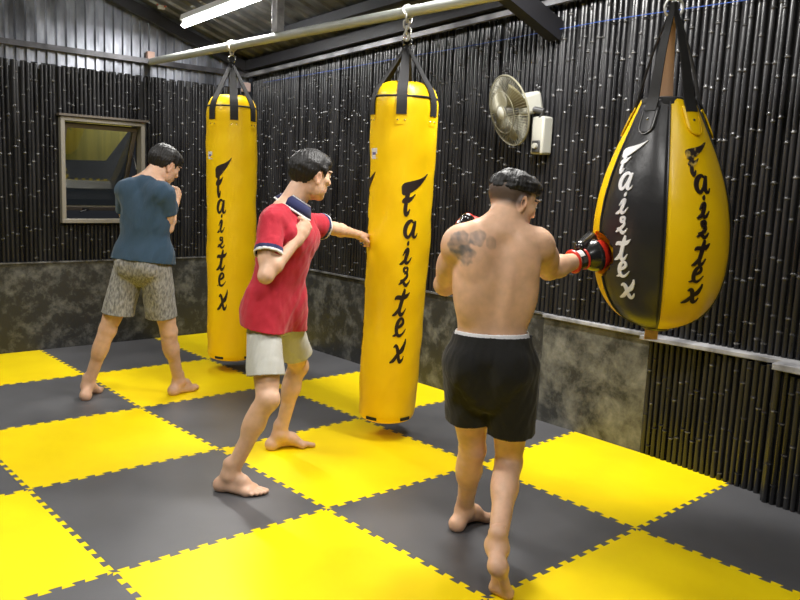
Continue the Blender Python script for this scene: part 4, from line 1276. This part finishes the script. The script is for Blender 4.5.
def boxing_glove(Bd, w, d, n, sd, lab):
    d = nrm(d); n = nrm(n - d * (n @ d)); sd = nrm(sd - d * (sd @ d) - n * (sd @ n)); A = np.array([d, sd, n])
    ops = [(cone(w + d * .012, w + d * .07, .043, .058), 0, 1, 0), (ell(w + d * .078 + n * .004, A, (.068, .070, .062)), .03, 1, 0),
           (ell(w + d * .088 + n * .03, A, (.044, .062, .042)), .02, 1, 0)]
    th = [(cone(w + d * .012 + sd * .050 + n * .0, w + d * .085 + sd * .074 + n * .016, .030, .030), .004, 1, 0)]
    F = Field(ops + th, .0036); vs, fa = F.mesh(2); c = vs[fa].mean(1); q = (c - w) @ A.T
    mi = np.zeros(len(fa), int); mi[(q[:, 2] > .022) | (q[:, 0] > .074)] = 1; mi[(q[:, 1] > .058) & (q[:, 0] < .10)] = 0
    o = np_mesh('boxing_glove', vs, fa, [M['gblack'], M['gred']], Bd['root'], Bd['base'], mi=mi); o['label'] = lab
    def part(nm, b, m):
        k = b.build(nm, m, o, org=Bd['base']); return k
    b = MB(); b.revolve([(.036, -.052), (.0425, -.050), (.043, -.03), (.0425, .0), (.044, .022)], w, d, 36); part('cuff', b, M['gblack'])
    for h in (-.048, .006):
        b = MB().tube([w + d * h + .0435 * (math.cos(t) * sd + math.sin(t) * n) for t in np.linspace(0, 2 * math.pi, 32, endpoint=False)], (.0095 if h < 0 else .005), 8, closed=True); part('cuff_trim', b, M['gred'])
    for a0, a1 in ((3.2, 4.1), (.2, 1.)):
        b = MB(); b.revolve([(.0440, -.034), (.0452, -.033), (.0452, -.010), (.0440, -.009)], w, d, 14, 0, a0, a1); part('cuff_patch', b, M['gwhite'])
    return o


boxing_glove(p3, J3['wrR'], dR, V(.1, .95, -.3), V(-.1, .3, 1), 'black glove with red palm pressed against the bag')
boxing_glove(p3, J3['wrL'], dL, V(.3, -.95, 0), V(-.7, 0, .6), 'black glove with red palm, held in front of the chest')
# ------------------------------------------------------------------ wall fan
M['fanplastic'] = mat('ivory_plastic', (.42, .42, .37), .45)
M['fanwire'] = mat('fan_wire', (.22, .21, .15), .45, metal=.2)
M['fanblade'] = mat('fan_blade', (.13, .115, .06), .4)
M['fandark'] = mat('dark_plastic', (.05, .05, .05), .45)
fan = empty('wall_fan', (WX, -2.575, 1.70), 'oscillating wall fan with round wire cage mounted on the bamboo wall', 'fan')
fc = V(2.735, -2.455, 1.975); fn_ = nrm(V(-.90, .28, -.27)); fr_, _, fu_ = frame(fn_, V(0, 0, 1))
mb = MB(); mb.box((2.925, -2.575, 1.835), (.10, .095, .235)); mb.build('wall_bracket', M['fanplastic'], fan, bevel=.014)
mb = MB(); mb.box((2.873, -2.575, 1.765), (.012, .062, .075)); pl_ = mb.build('control_plate', M['fandark'], fan, bevel=.008)
MB().revolve([(0, .02), (.016, .018), (.018, .0)], (2.868, -2.575, 1.768), (-1, 0, 0), 20).build('knob', M['fanplastic'], pl_)
MB().tube([V(2.90, -2.575, 1.93), V(2.885, -2.60, 1.98), fc - fn_ * .11], .022, 12).build('neck_joint', M['fandark'], fan)
mb = MB(); R_ = np.array([fn_, fr_, fu_]); mb.box(fc - fn_ * .145 + fu_ * .015, (.15, .125, .13), R_); mb.build('motor_housing', M['fanplastic'], fan, bevel=.022)
RC = .215
mb = MB()
for sgn, dep in ((1, .062), (-1, .055)):
    for k in range(64):
        a = 2 * math.pi * k / 64; e = math.cos(a) * fr_ + math.sin(a) * fu_
        mb.tube([fc + e * RC * q + fn_ * sgn * dep * (1 - q ** 3) for q in (.2, .45, .7, .88, .97, 1.)], .0013, 4, caps=False)
    for q in (.2, .6): mb.tube([fc + (math.cos(a) * fr_ + math.sin(a) * fu_) * RC * q + fn_ * sgn * dep * (1 - q ** 3) for a in np.linspace(0, 2 * math.pi, 40, endpoint=False)], .0018, 5, closed=True)
mb.tube([fc + (math.cos(a) * fr_ + math.sin(a) * fu_) * RC for a in np.linspace(0, 2 * math.pi, 56, endpoint=False)], .006, 6, closed=True)
mb.build('cage', M['fanwire'], fan)
MB().revolve([(0, .068), (.030, .067), (.042, .058), (.042, .05)], fc, fn_, 24).build('cage_badge', M['fanplastic'], fan)
MB().revolve([(0, .035), (.028, .03), (.034, .01), (.034, -.05), (0, -.052)], fc, fn_, 20).build('hub', M['fandark'], fan)
for k in range(3):
    a0 = 2 * math.pi * k / 3 + .5; vs = []; fs = []
    for i, q in enumerate(np.linspace(.03, .185, 8)):
        for t in np.linspace(-.5, .5, 6):
            sp = t * (1.05 if q > .06 else .7); a = a0 + sp; vs.append(fc + (math.cos(a) * fr_ + math.sin(a) * fu_) * q + fn_ * (t * -.055))
    for i in range(7):
        for j in range(5): fs.append((i * 6 + j, i * 6 + j + 1, i * 6 + j + 7, i * 6 + j + 6))
    o = MB().add(vs, fs).build('blade', M['fanblade'], fan); s_ = o.modifiers.new('solid', 'SOLIDIFY'); s_.thickness = .002

# ------------------------------------------------------------------ tube lamps under the roof (one seen, one read off a shadow, the rest unseen and added as fill)
M['tube'] = mat('lit_tube', (1, 1, 1), .5, emit=(.95, .98, 1.0), estr=LAMP_EMIT)
M['fixture'] = mat('white_enamel', (.7, .7, .7), .4)


def tube_lamp(x, y, label, L=1.22, w=LAMP_W, drop=.16):
    zc = roof_z(x, y) - drop; sl = math.atan(-.053)
    t = empty('tube_lamp', (x, y, zc), label, 'lamp', 'fluorescent tube lamps under the roof')
    a = V(x, y - L / 2, zc + .053 * L / 2); b = V(x, y + L / 2, zc - .053 * L / 2); dd = nrm(b - a)
    q = V(.2, 0, .98)
    MB().box((a + b) / 2 + q * .055, (L + .05, .075, .05), R=np.array([dd, nrm(np.cross(q, dd)), q])).build('housing', M['fixture'], t, smooth=False, bevel=.006)
    MB().tube([a, b], .021, 14).build('tube', M['tube'], t)
    [MB().box(e + q * .018, (.025, .05, .06), R=np.array([dd, nrm(np.cross(q, dd)), q])).build('end_cap', M['fixture'], t, smooth=False) for e in (a, b)]
    ld = bpy.data.lights.new('tube_light', 'AREA'); ld.shape = 'RECTANGLE'; ld.size = .16; ld.size_y = L; ld.energy = w; ld.color = (1., .97, .93)
    lo = bpy.data.objects.new('tube_light', ld); link(lo, t); lo.location = (0, 0, -.03); lo.rotation_euler = (0, 0, 0)
    return t


tube_lamp(1.995, -.19, 'lit fluorescent tube lamp under the roof, seen at the top of the photo', w=LAMP_W * .8)
for (x, y, w) in ((2.0, -3.05, 1.35), (-.6, -.2, .8), (-.6, -3.0, 1.), (-.6, -5.8, 1.1)):
    tube_lamp(x, y, 'unseen fluorescent tube lamp under the roof, placed to light the room', w=LAMP_W * w)

# ------------------------------------------------------------------ small fittings
M['bluewire'] = mat('blue_wire', (.03, .075, .33), .4)
mb = MB(); pts = [V(2.945, .73, 2.37), V(2.945, .2, 2.385), V(2.945, -.32, 2.40), V(2.945, -1.19, 2.43), V(2.945, -1.61, 2.44), V(2.945, -2.22, 2.46), V(2.945, -2.94, 2.487), V(2.945, -3.2, 2.49), V(2.945, -3.77, 2.49), V(2.945, -4.6, 2.50)]
o = mb.tube(pts, .0025, 8).build('blue_wire', M['bluewire'], org=pts[0]); tag(o, 'thin blue wire strung along the top of the bamboo wall', 'wire')
o = MB().box((2.90, .965, 2.335), (.075, .06, .085)).build('junction_box', mat('pinkish_plastic', (.6, .45, .42), .5), org=(2.90, .965, 2.335), bevel=.008)
tag(o, 'small pale pinkish box fixed in the room corner above the farther bag', 'box')
j_ = onroof(1.93, .70, .0)
t_ = empty('wire_connector', j_, 'red and white wire connector under the roof, left of the lit tube lamp', 'connector')
MB().tube([j_ + V(-.03, .02, .02), j_ + V(0, 0, -.01), j_ + V(.03, -.02, .01), j_ + V(.02, .03, .02)], .007, 8).build('red_wire', mat('red_wire_plastic', (.5, .05, .03), .4), t_)
MB().box(j_ + V(0, 0, -.002), (.055, .03, .03)).build('terminal', M['fixture'], t_, smooth=False, bevel=.004)

# ------------------------------------------------------------------ night outside, view
w = bpy.data.worlds.new('world'); scene.world = w; w.use_nodes = True
w.node_tree.nodes['Background'].inputs['Color'].default_value = (.8, .85, 1., 1); w.node_tree.nodes['Background'].inputs['Strength'].default_value = .015
scene.view_settings.view_transform = 'Standard'; scene.view_settings.look = 'None'; scene.view_settings.gamma = 1.; scene.view_settings.use_curve_mapping = False
scene.view_settings.exposure = EXPO
